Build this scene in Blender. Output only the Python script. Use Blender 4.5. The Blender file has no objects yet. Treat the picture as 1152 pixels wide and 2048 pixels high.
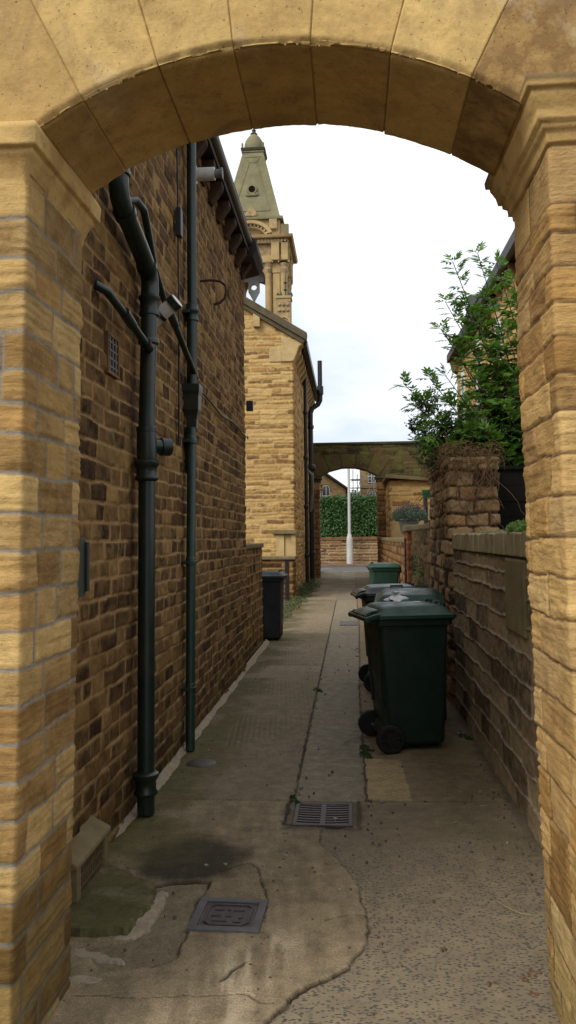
import bpy, bmesh, math, random
import numpy as np
from mathutils import Vector, Matrix
R=math.radians
random.seed(7)
S=bpy.context.scene; COL=S.collection
# ---------------------------------------------------------------- camera
cd=bpy.data.cameras.new('camera'); cam=bpy.data.objects.new('camera',cd); COL.objects.link(cam); S.camera=cam
cd.sensor_fit='VERTICAL'; cd.sensor_height=36; cd.lens=1650/2048*36; cd.clip_start=.05; cd.clip_end=2000
def _cam():
    yaw,p,r=R(4.28),R(1.80),R(0.6)
    F=Vector((-math.sin(yaw)*math.cos(p),math.cos(yaw)*math.cos(p),math.sin(p)))
    Rt=Vector((math.cos(yaw),math.sin(yaw),0)); U=Rt.cross(F)
    R2=math.cos(r)*Rt-math.sin(r)*U; U2=math.sin(r)*Rt+math.cos(r)*U
    m=Matrix((R2,U2,-F)).transposed().to_4x4(); m.translation=(0,0,1.52); return m
cam.matrix_world=_cam()
S.render.resolution_x=576; S.render.resolution_y=1024
S.view_settings.view_transform='Standard'; S.view_settings.look='None'; S.view_settings.gamma=1
S.view_settings.exposure=0.0
# ---------------------------------------------------------------- world: bright hazy cloud
SUN_EL,SUN_AZ=R(40),R(222)          # azimuth clockwise from +Y: behind the camera, a little to the left
W=bpy.data.worlds.new('World'); S.world=W; W.use_nodes=True
def world():
    nt=W.node_tree; n=nt.nodes; l=nt.links; bg=n['Background']
    sk=n.new('ShaderNodeTexSky'); sk.sky_type='NISHITA'; sk.sun_disc=False; sk.sun_elevation=SUN_EL; sk.sun_rotation=SUN_AZ
    tc=n.new('ShaderNodeTexCoord'); mp=n.new('ShaderNodeMapping'); mp.inputs['Scale'].default_value=(1,1,2.4); mp.inputs['Location'].default_value=(.35,.1,.22)
    l.new(tc.outputs['Generated'],mp.inputs['Vector'])
    no=n.new('ShaderNodeTexNoise'); no.inputs['Scale'].default_value=2.6; no.inputs['Detail'].default_value=6; no.inputs['Roughness'].default_value=.5
    l.new(mp.outputs[0],no.inputs['Vector'])
    cr=n.new('ShaderNodeValToRGB'); e=cr.color_ramp.elements
    e[0].position=.37; e[0].color=(.58,.64,.72,1); e[1].position=.60; e[1].color=(1,1,1,1)
    l.new(no.outputs['Fac'],cr.inputs[0])
    mu=n.new('ShaderNodeVectorMath'); mu.operation='SCALE'; mu.inputs[3].default_value=12.2
    l.new(cr.outputs[0],mu.inputs[0])
    mx=n.new('ShaderNodeMix'); mx.data_type='RGBA'; mx.inputs[0].default_value=.9
    l.new(sk.outputs[0],mx.inputs[6]); l.new(mu.outputs[0],mx.inputs[7])
    l.new(mx.outputs[2],bg.inputs['Color']); bg.inputs['Strength'].default_value=.12
world()
sd=bpy.data.lights.new('sun','SUN'); sun=bpy.data.objects.new('sun',sd); COL.objects.link(sun)
sd.energy=2.9; sd.angle=R(28); sd.color=(1,.95,.87)
_d=Vector((math.sin(SUN_AZ)*math.cos(SUN_EL),math.cos(SUN_AZ)*math.cos(SUN_EL),math.sin(SUN_EL)))
sun.rotation_euler=_d.to_track_quat('Z','Y').to_euler()

# ---------------------------------------------------------------- noise in numpy
def _hash(ix,iy,seed):
    h=(ix.astype(np.int64)*374761393+iy.astype(np.int64)*668265263+seed*974711)&0xffffffff
    h=((h^(h>>13))*1274126177)&0xffffffff
    h=h^(h>>16); return (h&0xffffff)/float(0xffffff)
def vnoise(x,y,seed=0):
    x=np.asarray(x,float); y=np.asarray(y,float)
    ix=np.floor(x); iy=np.floor(y); fx=x-ix; fy=y-iy; fx=fx*fx*(3-2*fx); fy=fy*fy*(3-2*fy)
    a=_hash(ix,iy,seed); b=_hash(ix+1,iy,seed); c=_hash(ix,iy+1,seed); d=_hash(ix+1,iy+1,seed)
    return (a*(1-fx)+b*fx)*(1-fy)+(c*(1-fx)+d*fx)*fy
def fbm(x,y,seed=0,o=4):
    t=0; a=.5; s=0
    for i in range(o): t=t+a*vnoise(x*2**i,y*2**i,seed+i*17); s+=a; a*=.5
    return t/s
def sst(a,b,x): t=np.clip((x-a)/(b-a),0,1); return t*t*(3-2*t)

# ---------------------------------------------------------------- object helpers
def props(o,label=None,cat=None,group=None,kind=None):
    if label: o['label']=label
    if cat: o['category']=cat
    if group: o['group']=group
    if kind: o['kind']=kind
    return o
def thing(name,label,cat,loc=(0,0,0),rz=0,group=None):
    o=bpy.data.objects.new(name,None); COL.objects.link(o); o.location=loc; o.rotation_euler=(0,0,rz)
    o.empty_display_size=.2
    return props(o,label,cat,group)
class MB:
    def __init__(s): s.v=[]; s.f=[]
    def add(s,v,f):
        k=len(s.v); s.v+= [tuple(p) for p in v]; s.f+=[tuple(i+k for i in q) for q in f]; return s
    def box(s,x0,x1,y0,y1,z0,z1):
        return s.add([(x0,y0,z0),(x1,y0,z0),(x1,y1,z0),(x0,y1,z0),(x0,y0,z1),(x1,y0,z1),(x1,y1,z1),(x0,y1,z1)],
            [(0,3,2,1),(4,5,6,7),(0,1,5,4),(1,2,6,5),(2,3,7,6),(3,0,4,7)])
    def prism(s,poly,axis,a,b):
        n=len(poly)
        def p(q,t): return {'x':(t,q[0],q[1]),'y':(q[0],t,q[1]),'z':(q[0],q[1],t)}[axis]
        v=[p(q,a) for q in poly]+[p(q,b) for q in poly]
        return s.add(v,[tuple(range(n))[::-1],tuple(range(n,2*n))]+[(i,(i+1)%n,n+(i+1)%n,n+i) for i in range(n)])
    def loft(s,secs,cap=True,close=True):
        n=len(secs[0]); v=[p for q in secs for p in q]; f=[]
        for k in range(len(secs)-1):
            for i in range(n if close else n-1):
                j=(i+1)%n; f.append((k*n+i,k*n+j,(k+1)*n+j,(k+1)*n+i))
        if cap: f.append(tuple(range(n))[::-1]); f.append(tuple((len(secs)-1)*n+i for i in range(n)))
        return s.add(v,f)
    def tube(s,pts,r,n=10,cap=True):
        pts=[Vector(p) for p in pts]; rr=r if isinstance(r,(list,tuple)) else [r]*len(pts)
        secs=[]; up=None
        for i,p in enumerate(pts):
            t=(pts[min(i+1,len(pts)-1)]-pts[max(i-1,0)]).normalized()
            if up is None: up=Vector((0,0,1)) if abs(t.z)<.9 else Vector((0,1,0))
            a=t.cross(up); 
            if a.length<1e-4: a=t.orthogonal()
            a.normalize(); b=t.cross(a).normalized(); up=-b if (-b).dot(up)>0 else b
            secs.append([p+(a*math.cos(2*math.pi*k/n)+b*math.sin(2*math.pi*k/n))*rr[i] for k in range(n)])
        return s.loft(secs,cap)
    def lathe(s,prof,c,axis='z',n=20,cap=True):
        secs=[]
        for r,h in prof:
            q=[]
            for k in range(n):
                a=2*math.pi*k/n; ca,sa=r*math.cos(a),r*math.sin(a)
                q.append({'z':(c[0]+ca,c[1]+sa,c[2]+h),'y':(c[0]+ca,c[1]+h,c[2]+sa),'x':(c[0]+h,c[1]+ca,c[2]+sa)}[axis])
            secs.append(q)
        return s.loft(secs,cap)
def wloc(p):
    v=Vector((0,0,0))
    while p: v=v+Vector(p.location); p=p.parent
    return v
def finish(name,me,mat,parent,local,smooth):
    o=bpy.data.objects.new(name,me); COL.objects.link(o)
    if mat: me.materials.append(mat)
    if parent: o.parent=parent
    if smooth is True: me.polygons.foreach_set('use_smooth',[True]*len(me.polygons))
    return o
def obj(name,mb,mat,parent=None,bevel=0,seg=2,smooth=False,local=False,loc=None):
    """loc: put the origin there for a top-level mesh; verts are world coordinates unless local"""
    off=Vector((0,0,0))
    if parent is not None and not local: off=wloc(parent)
    if loc is not None: off=Vector(loc)
    me=bpy.data.meshes.new(name); me.from_pydata([(p[0]-off.x,p[1]-off.y,p[2]-off.z) for p in mb.v],[],mb.f)
    bm=bmesh.new(); bm.from_mesh(me); bmesh.ops.recalc_face_normals(bm,faces=bm.faces)
    if bevel:
        ed=[e for e in bm.edges if len(e.link_faces)==2 and e.calc_face_angle(0)>R(25)]
        bmesh.ops.bevel(bm,geom=ed,offset=bevel,segments=seg,affect='EDGES',profile=.6)
    bm.to_mesh(me); bm.free()
    o=finish(name,me,mat,parent,local,False)
    if loc is not None: o.location=loc
    if smooth:
        a=R(smooth if smooth is not True else 40)
        me.polygons.foreach_set('use_smooth',[True]*len(me.polygons))
        bm=bmesh.new(); bm.from_mesh(me)
        for e in bm.edges:
            if len(e.link_faces)==2 and e.calc_face_angle(0)>a: e.smooth=False
        bm.to_mesh(me); bm.free()
    return o
def gridobj(name,P,mat,parent,attrs,keep=None,smooth=True,loc=None,flip=False):
    """P: (nz,ns,3) array -> one mesh; attrs {name:(nz,ns,4)}"""
    nz,ns,_=P.shape; off=np.array(wloc(parent)) if parent is not None else (np.array(loc) if loc is not None else np.zeros(3))
    V=(P-off).reshape(-1,3).astype(np.float32)
    i=np.arange(nz*ns).reshape(nz,ns); q=np.stack([i[:-1,:-1],i[:-1,1:],i[1:,1:],i[1:,:-1]],-1).reshape(-1,4)
    if flip: q=q[:,::-1]
    if keep is not None:
        q=q[(keep[:-1,:-1]&keep[:-1,1:]&keep[1:,1:]&keep[1:,:-1]).reshape(-1)]
        used=np.unique(q); m=np.zeros(nz*ns,int); m[used]=np.arange(len(used)); q=m[q]; V=V[used]
    else: used=slice(None)
    me=bpy.data.meshes.new(name); me.vertices.add(len(V)); me.vertices.foreach_set('co',V.ravel())
    me.loops.add(q.size); me.loops.foreach_set('vertex_index',q.ravel().astype(np.int32))
    me.polygons.add(len(q)); me.polygons.foreach_set('loop_start',np.arange(0,q.size,4,dtype=np.int32))
    me.update(calc_edges=True)
    me.polygons.foreach_set('use_smooth',np.full(len(q),smooth))
    for k,a in attrs.items():
        at=me.attributes.new(k,'FLOAT_COLOR','POINT'); at.data.foreach_set('color',a.reshape(-1,4)[used].astype(np.float32).ravel())
    o=bpy.data.objects.new(name,me); COL.objects.link(o); me.materials.append(mat)
    if parent is not None: o.parent=parent
    elif loc is not None: o.location=loc
    return o
def leafobj(name,V,F,mat,parent=None,loc=None,smooth=False,rnd=None):
    """big numpy soup: V (n,3), F (m,k)"""
    off=np.array(wloc(parent)) if parent is not None else (np.array(loc) if loc is not None else np.zeros(3))
    V=(np.asarray(V,float)-off).astype(np.float32); F=np.asarray(F,np.int32); k=F.shape[1]
    me=bpy.data.meshes.new(name); me.vertices.add(len(V)); me.vertices.foreach_set('co',V.ravel())
    me.loops.add(F.size); me.loops.foreach_set('vertex_index',F.ravel())
    me.polygons.add(len(F)); me.polygons.foreach_set('loop_start',np.arange(0,F.size,k,dtype=np.int32))
    me.update(calc_edges=True)
    if rnd is not None:
        at=me.attributes.new('st','FLOAT_COLOR','POINT'); a=np.ones((len(V),4),np.float32); a[:,0]=rnd; at.data.foreach_set('color',a.ravel())
    o=bpy.data.objects.new(name,me); COL.objects.link(o); me.materials.append(mat)
    if parent is not None: o.parent=parent
    elif loc is not None: o.location=loc
    return o

# ---------------------------------------------------------------- materials
class NT:
    def __init__(s,name):
        s.m=bpy.data.materials.new(name); s.m.use_nodes=True; s.t=s.m.node_tree; s.n=s.t.nodes; s.l=s.t.links
        s.b=s.n['Principled BSDF']; s.tc=s.n.new('ShaderNodeTexCoord')
        g=s.n.new('ShaderNodeNewGeometry'); s.pos=g.outputs['Position']
    def link(s,a,b): s.l.new(a,b)
    def noise(s,scale,detail=4,rough=.55,vec=None,stretch=None,dist=0):
        v=vec or s.pos
        if stretch:
            mp=s.n.new('ShaderNodeMapping'); mp.inputs['Scale'].default_value=stretch; s.link(v,mp.inputs['Vector']); v=mp.outputs[0]
        o=s.n.new('ShaderNodeTexNoise'); o.inputs['Scale'].default_value=scale; o.inputs['Detail'].default_value=detail
        o.inputs['Roughness'].default_value=rough; o.inputs['Distortion'].default_value=dist; s.link(v,o.inputs['Vector']); return o.outputs['Fac']
    def voro(s,scale,stretch=None,feature='F1',out='Distance'):
        v=s.pos
        if stretch:
            mp=s.n.new('ShaderNodeMapping'); mp.inputs['Scale'].default_value=stretch; s.link(v,mp.inputs['Vector']); v=mp.outputs[0]
        o=s.n.new('ShaderNodeTexVoronoi'); o.feature=feature; o.inputs['Scale'].default_value=scale; s.link(v,o.inputs['Vector']); return o.outputs[out]
    def ramp(s,fac,*st):
        o=s.n.new('ShaderNodeValToRGB'); e=o.color_ramp.elements
        while len(e)<len(st): e.new(.5)
        for i,(p,c) in enumerate(st):
            e[i].position=p; e[i].color=(c,c,c,1) if isinstance(c,(int,float)) else (*c,1)
        s.link(fac,o.inputs[0]); return o.outputs[0]
    def mix(s,f,a,b,mode='MIX'):
        o=s.n.new('ShaderNodeMix'); o.data_type='RGBA'; o.blend_type=mode
        for i,x in ((0,f),(6,a),(7,b)):
            if isinstance(x,(int,float)): o.inputs[i].default_value=x if i==0 else (x,x,x,1)
            elif isinstance(x,tuple): o.inputs[i].default_value=(*x,1)
            else: s.link(x,o.inputs[i])
        return o.outputs[2]
    def math(s,op,a,b=0,clamp=False):
        o=s.n.new('ShaderNodeMath'); o.operation=op; o.use_clamp=clamp
        for i,x in ((0,a),(1,b)):
            if isinstance(x,(int,float)): o.inputs[i].default_value=x
            else: s.link(x,o.inputs[i])
        return o.outputs[0]
    def attr(s,name='st'):
        a=s.n.new('ShaderNodeAttribute'); a.attribute_name=name; sp=s.n.new('ShaderNodeSeparateColor'); s.link(a.outputs['Color'],sp.inputs[0])
        return a.outputs['Color'],sp.outputs[0],sp.outputs[1],sp.outputs[2],a.outputs['Alpha']
    def bump(s,h,strength=.4,dist=.01):
        o=s.n.new('ShaderNodeBump'); o.inputs['Strength'].default_value=strength; o.inputs['Distance'].default_value=dist
        s.link(h,o.inputs['Height']); s.link(o.outputs[0],s.b.inputs['Normal'])
    def out(s,col,rough=.9,spec=.3,metal=0):
        if isinstance(col,tuple): s.b.inputs['Base Color'].default_value=(*col,1)
        else: s.link(col,s.b.inputs['Base Color'])
        if isinstance(rough,(int,float)): s.b.inputs['Roughness'].default_value=rough
        else: s.link(rough,s.b.inputs['Roughness'])
        s.b.inputs['Specular IOR Level'].default_value=spec; s.b.inputs['Metallic'].default_value=metal
        return s.m
def m_stone(name,cols,mortar,dark=(.03,.018,.008),darkamt=.5,dlo=.5,dhi=.75,moss=None,mosslo=.5,mosshi=.7,fine=.4,grain=60,bs=.35,lam=0,spots=.0,patch=.55,damp=0,soot=False,streak=False):
    """masonry: per-stone colour from the attribute, weathering from noise"""
    t=NT(name); _,r,g,b,a=t.attr()
    n=len(cols); c=t.ramp(r,*[(i/(n-1),k) for i,k in enumerate(cols)])
    big=t.noise(3.1,5,.6); c=t.mix(t.ramp(big,(.35,0.),(.7,.45)),c,t.mix(1.,c,(.72,.66,.6),'MULTIPLY'))
    med=t.noise(22,5,.65); c=t.mix(fine,c,t.mix(1.,c,t.ramp(med,(.25,.45),(.75,1.5)),'MULTIPLY'))
    # soot: some stones much more, patchy inside each
    f=t.math('ADD',t.noise(11,5,.75),t.math('MULTIPLY',t.math('SUBTRACT',b,.5),patch)); f=t.math('MULTIPLY',t.ramp(f,(dlo,0.),(dhi,1.)),darkamt)
    if soot: f=t.math('MULTIPLY',f,t.ramp(t.math('ADD',a,t.math('MULTIPLY',t.math('SUBTRACT',t.noise(35,4),.5),.9)),(.45,.35),(1.,1.)))
    c=t.mix(f,c,dark)
    if streak: c=t.mix(t.ramp(t.noise(2.4,6,.7,stretch=(1.6,1.6,.7),dist=1.2),(.5,0.),(.68,.55)),c,(.25,.155,.085)); c=t.mix(t.ramp(t.noise(1.9,5,.7,dist=.8),(.56,0.),(.72,.45)),c,(.62,.52,.36))
    if spots:
        sp=t.ramp(t.noise(95,2,.6),(.66,0.),(.72,1.)); c=t.mix(t.math('MULTIPLY',sp,spots),c,(.07,.04,.02))
    mo=t.mix(t.ramp(t.noise(30,3),(.35,0.),(.7,.5)),mortar,tuple(x*.5 for x in mortar))
    c=t.mix(g,c,mo)
    if moss:
        mf=t.ramp(t.noise(2.2,6,.65),(mosslo,0.),(mosshi,.8)); c=t.mix(mf,c,moss)
    if damp:   # rising damp and algae near the ground
        sp=t.n.new('ShaderNodeSeparateXYZ'); t.link(t.pos,sp.inputs[0])
        q=t.math('ADD',t.math('SUBTRACT',damp,sp.outputs[2]),t.math('MULTIPLY',t.math('SUBTRACT',t.noise(4,6,.7),.5),1.5)); c=t.mix(t.ramp(q,(0.,0.),(.35,.78)),c,t.mix(1.,c,(.42,.46,.42),'MULTIPLY'))
    h=t.math('ADD',t.noise(grain,6,.7),t.math('MULTIPLY',t.noise(14,3,.6,stretch=(1,1,5)),lam))
    t.bump(h,bs,.012); return t.out(c,.93,.15)
def m_plain(name,col,rough=.6,spec=.4,var=.25,scale=8,metal=0,bump=0,dirt=None):
    t=NT(name); c=t.mix(t.ramp(t.noise(scale,5,.65),(.3,0.),(.75,1.)),col,tuple(x*(1-var) for x in col))
    if dirt: c=t.mix(t.ramp(t.noise(scale*.4,6,.7),(.48,0.),(.72,.8)),c,dirt)
    if bump: t.bump(t.noise(scale*6,4,.6),bump,.004)
    return t.out(c,rough,spec,metal)
def m_leaf(name,c1,c2,trans=.35):
    t=NT(name); _,r,_,_,_=t.attr(); c=t.mix(r,c1,c2)
    c=t.mix(.3,c,t.mix(1.,c,t.ramp(t.noise(40,3),(.3,.5),(.7,1.5)),'MULTIPLY'))
    t.out(c,.45,.4); tr=t.n.new('ShaderNodeBsdfTranslucent'); t.link(c,tr.inputs['Color'])
    mx=t.n.new('ShaderNodeMixShader'); mx.inputs[0].default_value=trans; t.link(t.b.outputs[0],mx.inputs[1]); t.link(tr.outputs[0],mx.inputs[2])
    t.link(mx.outputs[0],t.n['Material Output'].inputs['Surface']); return t.m
TAN=[(.50,.34,.13),(.56,.40,.17),(.46,.29,.10),(.60,.44,.20),(.52,.36,.15)]
M={}
M['pierL']=m_stone('pier_stone_yellow',[(.44,.28,.105),(.56,.38,.15),(.32,.185,.06),(.57,.40,.17),(.40,.235,.08)],(.27,.23,.175),dark=(.13,.065,.02),darkamt=.8,dlo=.40,dhi=.80,damp=.72,moss=(.16,.15,.08),mosslo=.62,mosshi=.8,lam=.9,bs=.5,spots=.5)
M['pierR']=m_stone('pier_stone_worn',[(.50,.32,.12),(.59,.40,.16),(.40,.23,.075),(.60,.42,.19),(.46,.27,.085)],(.16,.095,.05),dark=(.14,.065,.02),darkamt=.75,dlo=.43,dhi=.85,damp=.6,moss=(.2,.17,.09),mosslo=.66,mosshi=.85,lam=1.1,bs=.55,spots=.4)
M['arch']=m_stone('arch_ashlar',[(.44,.285,.105),(.62,.435,.17),(.50,.33,.125),(.60,.40,.135)],(.27,.175,.075),dark=(.17,.095,.04),darkamt=.85,dlo=.40,dhi=.68,patch=.35,streak=True,lam=.2,bs=.35,spots=.7,grain=45)
M['house']=m_stone('house_wall_sooty',[(.18,.095,.032),(.27,.155,.053),(.12,.062,.023),(.32,.19,.068),(.21,.112,.038)],(.34,.21,.095),dark=(.020,.010,.005),darkamt=.95,dlo=.31,dhi=.70,patch=.26,soot=True,damp=.35,moss=(.10,.085,.03),mosslo=.66,mosshi=.85,bs=.6,grain=40)
M['gable']=m_stone('gable_wall_clean',[(.46,.30,.115),(.35,.205,.07),(.53,.36,.15),(.50,.335,.13),(.40,.245,.085)],(.48,.34,.16),dark=(.14,.075,.03),darkamt=.8,dlo=.56,dhi=.72,bs=.5,grain=30)
M['low']=m_stone('garden_wall_grimy',[(.27,.20,.115),(.32,.245,.14),(.21,.145,.08),(.35,.26,.15)],(.33,.27,.22),dark=(.04,.025,.015),darkamt=.85,dlo=.5,dhi=.8,moss=(.16,.14,.065),mosslo=.52,mosshi=.75,bs=.7,grain=30,lam=.5)
M['pillar']=m_stone('pillar_brown',[(.25,.17,.085),(.31,.21,.11),(.18,.115,.06),(.33,.19,.085)],(.05,.03,.02),dark=(.03,.018,.01),darkamt=.9,dlo=.48,dhi=.72,moss=(.14,.12,.06),mosslo=.55,mosshi=.75,bs=.7)
M['brick']=m_stone('old_red_brick',[(.28,.10,.04),(.34,.13,.05),(.22,.09,.04)],(.16,.12,.08),darkamt=.6,dlo=.5,dhi=.8,bs=.6)
M['mossy']=m_stone('far_arch_mossy',[(.085,.065,.03),(.12,.085,.035),(.07,.05,.025)],(.035,.025,.015),dark=(.018,.014,.008),darkamt=.85,dlo=.48,dhi=.75,moss=(.10,.115,.025),mosslo=.46,mosshi=.68,bs=.5,grain=20)
M['rust']=m_stone('far_pier_brown',[(.22,.12,.05),(.28,.15,.06),(.18,.10,.045)],(.07,.045,.025),darkamt=.7,dlo=.5,dhi=.8,bs=.5,grain=20)
M['road_wall']=m_stone('roadside_rockface',[(.22,.13,.065),(.30,.19,.09),(.17,.095,.05)],(.38,.3,.2),darkamt=.8,dlo=.55,dhi=.8,bs=.4,grain=15)
M['tower']=m_stone('tower_ashlar',[(.55,.42,.24),(.60,.46,.27)],(.3,.22,.12),dark=(.16,.15,.08),darkamt=.5,dlo=.5,dhi=.9,bs=.1,grain=3)
M['ashlar']=m_plain('ashlar_trim',(.52,.38,.18),.9,.2,.35,4,bump=.4,dirt=(.18,.12,.06))
M['ashlar_moss']=m_plain('spire_stone_greened',(.225,.205,.115),.9,.2,.4,.9,bump=.3,dirt=(.11,.10,.05))
M['ashlar_far']=m_plain('hall_ashlar',(.46,.325,.15),.9,.2,.35,.9,bump=.2,dirt=(.20,.135,.065))
M['brownstone']=m_plain('brown_corbel_stone',(.22,.12,.055),.9,.2,.5,9,bump=.5,dirt=(.05,.03,.015))
M['iron']=m_plain('green_black_pipe_paint',(.005,.020,.015),.38,.45,.4,14,bump=.2,dirt=(.035,.024,.014))
M['iron2']=m_plain('green_pipe_paint',(.010,.040,.030),.4,.5,.3,14,bump=.08,dirt=(.02,.024,.017))
M['black']=m_plain('black_paint',(.012,.010,.010),.45,.4,.3,10)
M['slate']=m_plain('roof_slate',(.055,.055,.06),.7,.3,.4,9,bump=.5,dirt=(.05,.045,.03))
M['corbel']=m_plain('sooty_corbel',(.07,.035,.017),.9,.2,.6,9,bump=.6,dirt=(.02,.012,.008))
M['wood']=m_plain('dark_eaves_timber',(.02,.014,.010),.75,.3,.4,9,bump=.4)
M['white']=m_plain('white_plastic',(.62,.62,.60),.5,.4,.2,12,dirt=(.4,.38,.33))
M['lead']=m_plain('lead_grey',(.16,.16,.16),.6,.4,.3,12)
M['glass']=m_plain('window_glass',(.03,.035,.04),.08,.6,.2,3)
M['frame']=m_plain('white_window_paint',(.7,.7,.68),.5,.4,.15,6)
M['curtain']=m_plain('net_curtain',(.45,.45,.43),.8,.2,.3,3)
M['hole']=m_plain('dark_void',(.008,.006,.005),.9,.1,.2,8)
M['castiron']=m_plain('worn_cast_iron',(.075,.062,.058),.5,.5,.45,30,metal=.25,bump=.5,dirt=(.06,.035,.02))
M['render_tan']=m_plain('old_render',(.16,.10,.05),.92,.1,.5,5,bump=.8,dirt=(.07,.065,.025))
M['terracotta']=m_plain('airbrick_clay',(.13,.085,.045),.9,.2,.4,14,bump=.6,dirt=(.07,.06,.03))
M['stonecap']=m_plain('mossy_coping',(.22,.17,.09),.92,.1,.4,6,bump=.8,dirt=(.10,.10,.045))
M['cement']=m_plain('pale_cement_fillet',(.38,.31,.22),.92,.1,.4,25,bump=1.,dirt=(.25,.20,.13))

# ---------------------------------------------------------------- masonry generator
def stonework(s,z,length,zmax,hrange=(.10,.13),lrange=(.18,.4),seed=0,wob=.004,joint=.006,edge=.02,depth=.012,off=.006,rough=.006,lamin=0,corners=(),courses=None,z0=0,facet=.5,proud=0,vjoint=1,calm=None):
    if calm is not None:
        cq=1-.85*sst(calm-.01,calm+.01,z); rough=rough*cq; lamin=lamin*cq if lamin else 0
    """s,z 2-D arrays -> (displacement, attribute) with per-stone ids"""
    rg=np.random.RandomState(seed)
    zb=[z0-.001] if courses is None else list(courses)
    while zb[-1]<zmax+.3: zb.append(zb[-1]+rg.uniform(*hrange))
    zb=np.array(zb); nb=[]
    for k in range(len(zb)):
        b=[-rg.uniform(.02,lrange[1])]
        while b[-1]<length+.5:
            q=b[-1]+rg.uniform(*lrange)
            for c in corners:
                if abs(q-c)<.06: q=c+(.07 if rg.rand()<.5 else -.07)
            b.append(q)
        nb.append(np.sort(np.array(b)))
    sw=s+wob*2*(fbm(s*9,z*9,seed+5)-.5)*2; zw=z+wob*2*(fbm(s*5+7,z*11,seed+6)-.5)*2
    kz=np.clip(np.searchsorted(zb,zw)-1,0,len(zb)-2)
    dz=np.minimum(zw-zb[kz],zb[kz+1]-zw); mz=1-sst(joint*.7,joint*1.5,dz); ds=np.zeros_like(s); ids=np.zeros(s.shape,int); cs=np.zeros_like(s); wd=np.ones_like(s)
    for k in np.unique(kz):
        m=kz==k; b=nb[k]; i=np.clip(np.searchsorted(b,sw[m])-1,0,len(b)-2)
        ds[m]=np.minimum(sw[m]-b[i],b[i+1]-sw[m]); ids[m]=k*4096+i; cs[m]=(b[i]+b[i+1])/2; wd[m]=(b[i+1]-b[i])
    r=edge; d=np.minimum(ds,dz); both=(ds<r)&(dz<r); d=np.where(both,r-np.sqrt((r-np.minimum(ds,r))**2+(r-np.minimum(dz,r))**2),d)
    hs=lambda q:_hash(ids,ids*0+q,seed+91)
    r1,r2,r3,r4=hs(1),hs(2),hs(3),hs(4)
    t=np.clip((d-joint)/edge,0,1); prof=np.sqrt(np.clip(1-(1-t)**2,0,1))
    cz=(zb[kz]+zb[kz+1])/2
    tilt=((r3-.5)*(sw-cs)/wd*2+(r4-.5)*(zw-cz)/.1)*facet*off*2
    disp=prof*(depth+off*(r2*2-1)+tilt)+t*rough*(fbm(s*14+r1*50,z*14+r2*50,seed+2,5)-.5)*2
    if not np.isscalar(lamin) or lamin: disp=disp+t*lamin*(fbm(s*5+r1*31,z*75+r2*20,seed+3,3)-.5)*2*(.3+r3)
    mort=1-sst(joint*.7,joint*1.5,d)
    mort=np.maximum(mort*vjoint,mz) if vjoint<1 else mort
    disp=disp+mort*(proud+.003*(fbm(s*40,z*40,seed+4,2)-.5))
    return disp,np.stack([r1,mort,r4,prof],-1),ids
def wall(name,pts,z0,z1,res,mat,parent=None,resz=None,corner_r=.012,post=None,cut=None,loc=None,cap=None,flip=False,smooth=True,**kw):
    """coursed masonry wrapped round the plan polyline; outward normal is to the right of travel"""
    pts=[np.array(p,float) for p in pts]; L=[np.linalg.norm(pts[i+1]-pts[i]) for i in range(len(pts)-1)]; cum=np.concatenate([[0],np.cumsum(L)])
    ss=[]
    for i,l in enumerate(L):
        n=max(2,int(l/res)); ss.append(np.linspace(cum[i],cum[i+1],n,endpoint=(i==len(L)-1)))
        if 0<i: ss.append(cum[i]+np.array([-.5,.5])*corner_r); 
    s=np.unique(np.round(np.concatenate(ss),5)); s=s[(s>=0)&(s<=cum[-1]+1e-6)]
    nz=max(3,int((z1-z0)/(resz or res))); z=np.linspace(z0,z1,nz)
    T=[(pts[i+1]-pts[i])/L[i] for i in range(len(L))]; N=[np.array([t[1],-t[0]]) for t in T]
    seg=np.clip(np.searchsorted(cum,s,side='right')-1,0,len(L)-1)
    base=np.array([pts[g]+T[g]*(x-cum[g]) for g,x in zip(seg,s)]); nor=np.array([N[g] for g in seg])
    for ci in range(1,len(L)):
        w=np.clip((s-cum[ci])/corner_r*.5+.5,0,1); m=np.abs(s-cum[ci])<corner_r
        nn=N[ci-1][None]*(1-w[:,None])+N[ci][None]*w[:,None]; nn/=np.linalg.norm(nn,axis=1)[:,None]
        nor[m]=nn[m]; inset=np.where(m,(1-np.abs(s-cum[ci])/corner_r)**2*corner_r*.35,0); base=base-nor*inset[:,None]
    Sg,Zg=np.meshgrid(s,z); d,at,_=stonework(Sg,Zg,cum[-1],z1,corners=tuple(cum[1:-1]),z0=z0,**kw)
    P=np.zeros((nz,len(s),3)); P[...,0]=base[None,:,0]+nor[None,:,0]*d; P[...,1]=base[None,:,1]+nor[None,:,1]*d; P[...,2]=Zg
    if post: P=post(P)
    keep=None if cut is None else ~cut(P)
    return gridobj(name,P,mat,parent,{'st':at},keep,smooth,loc,flip)

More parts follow.
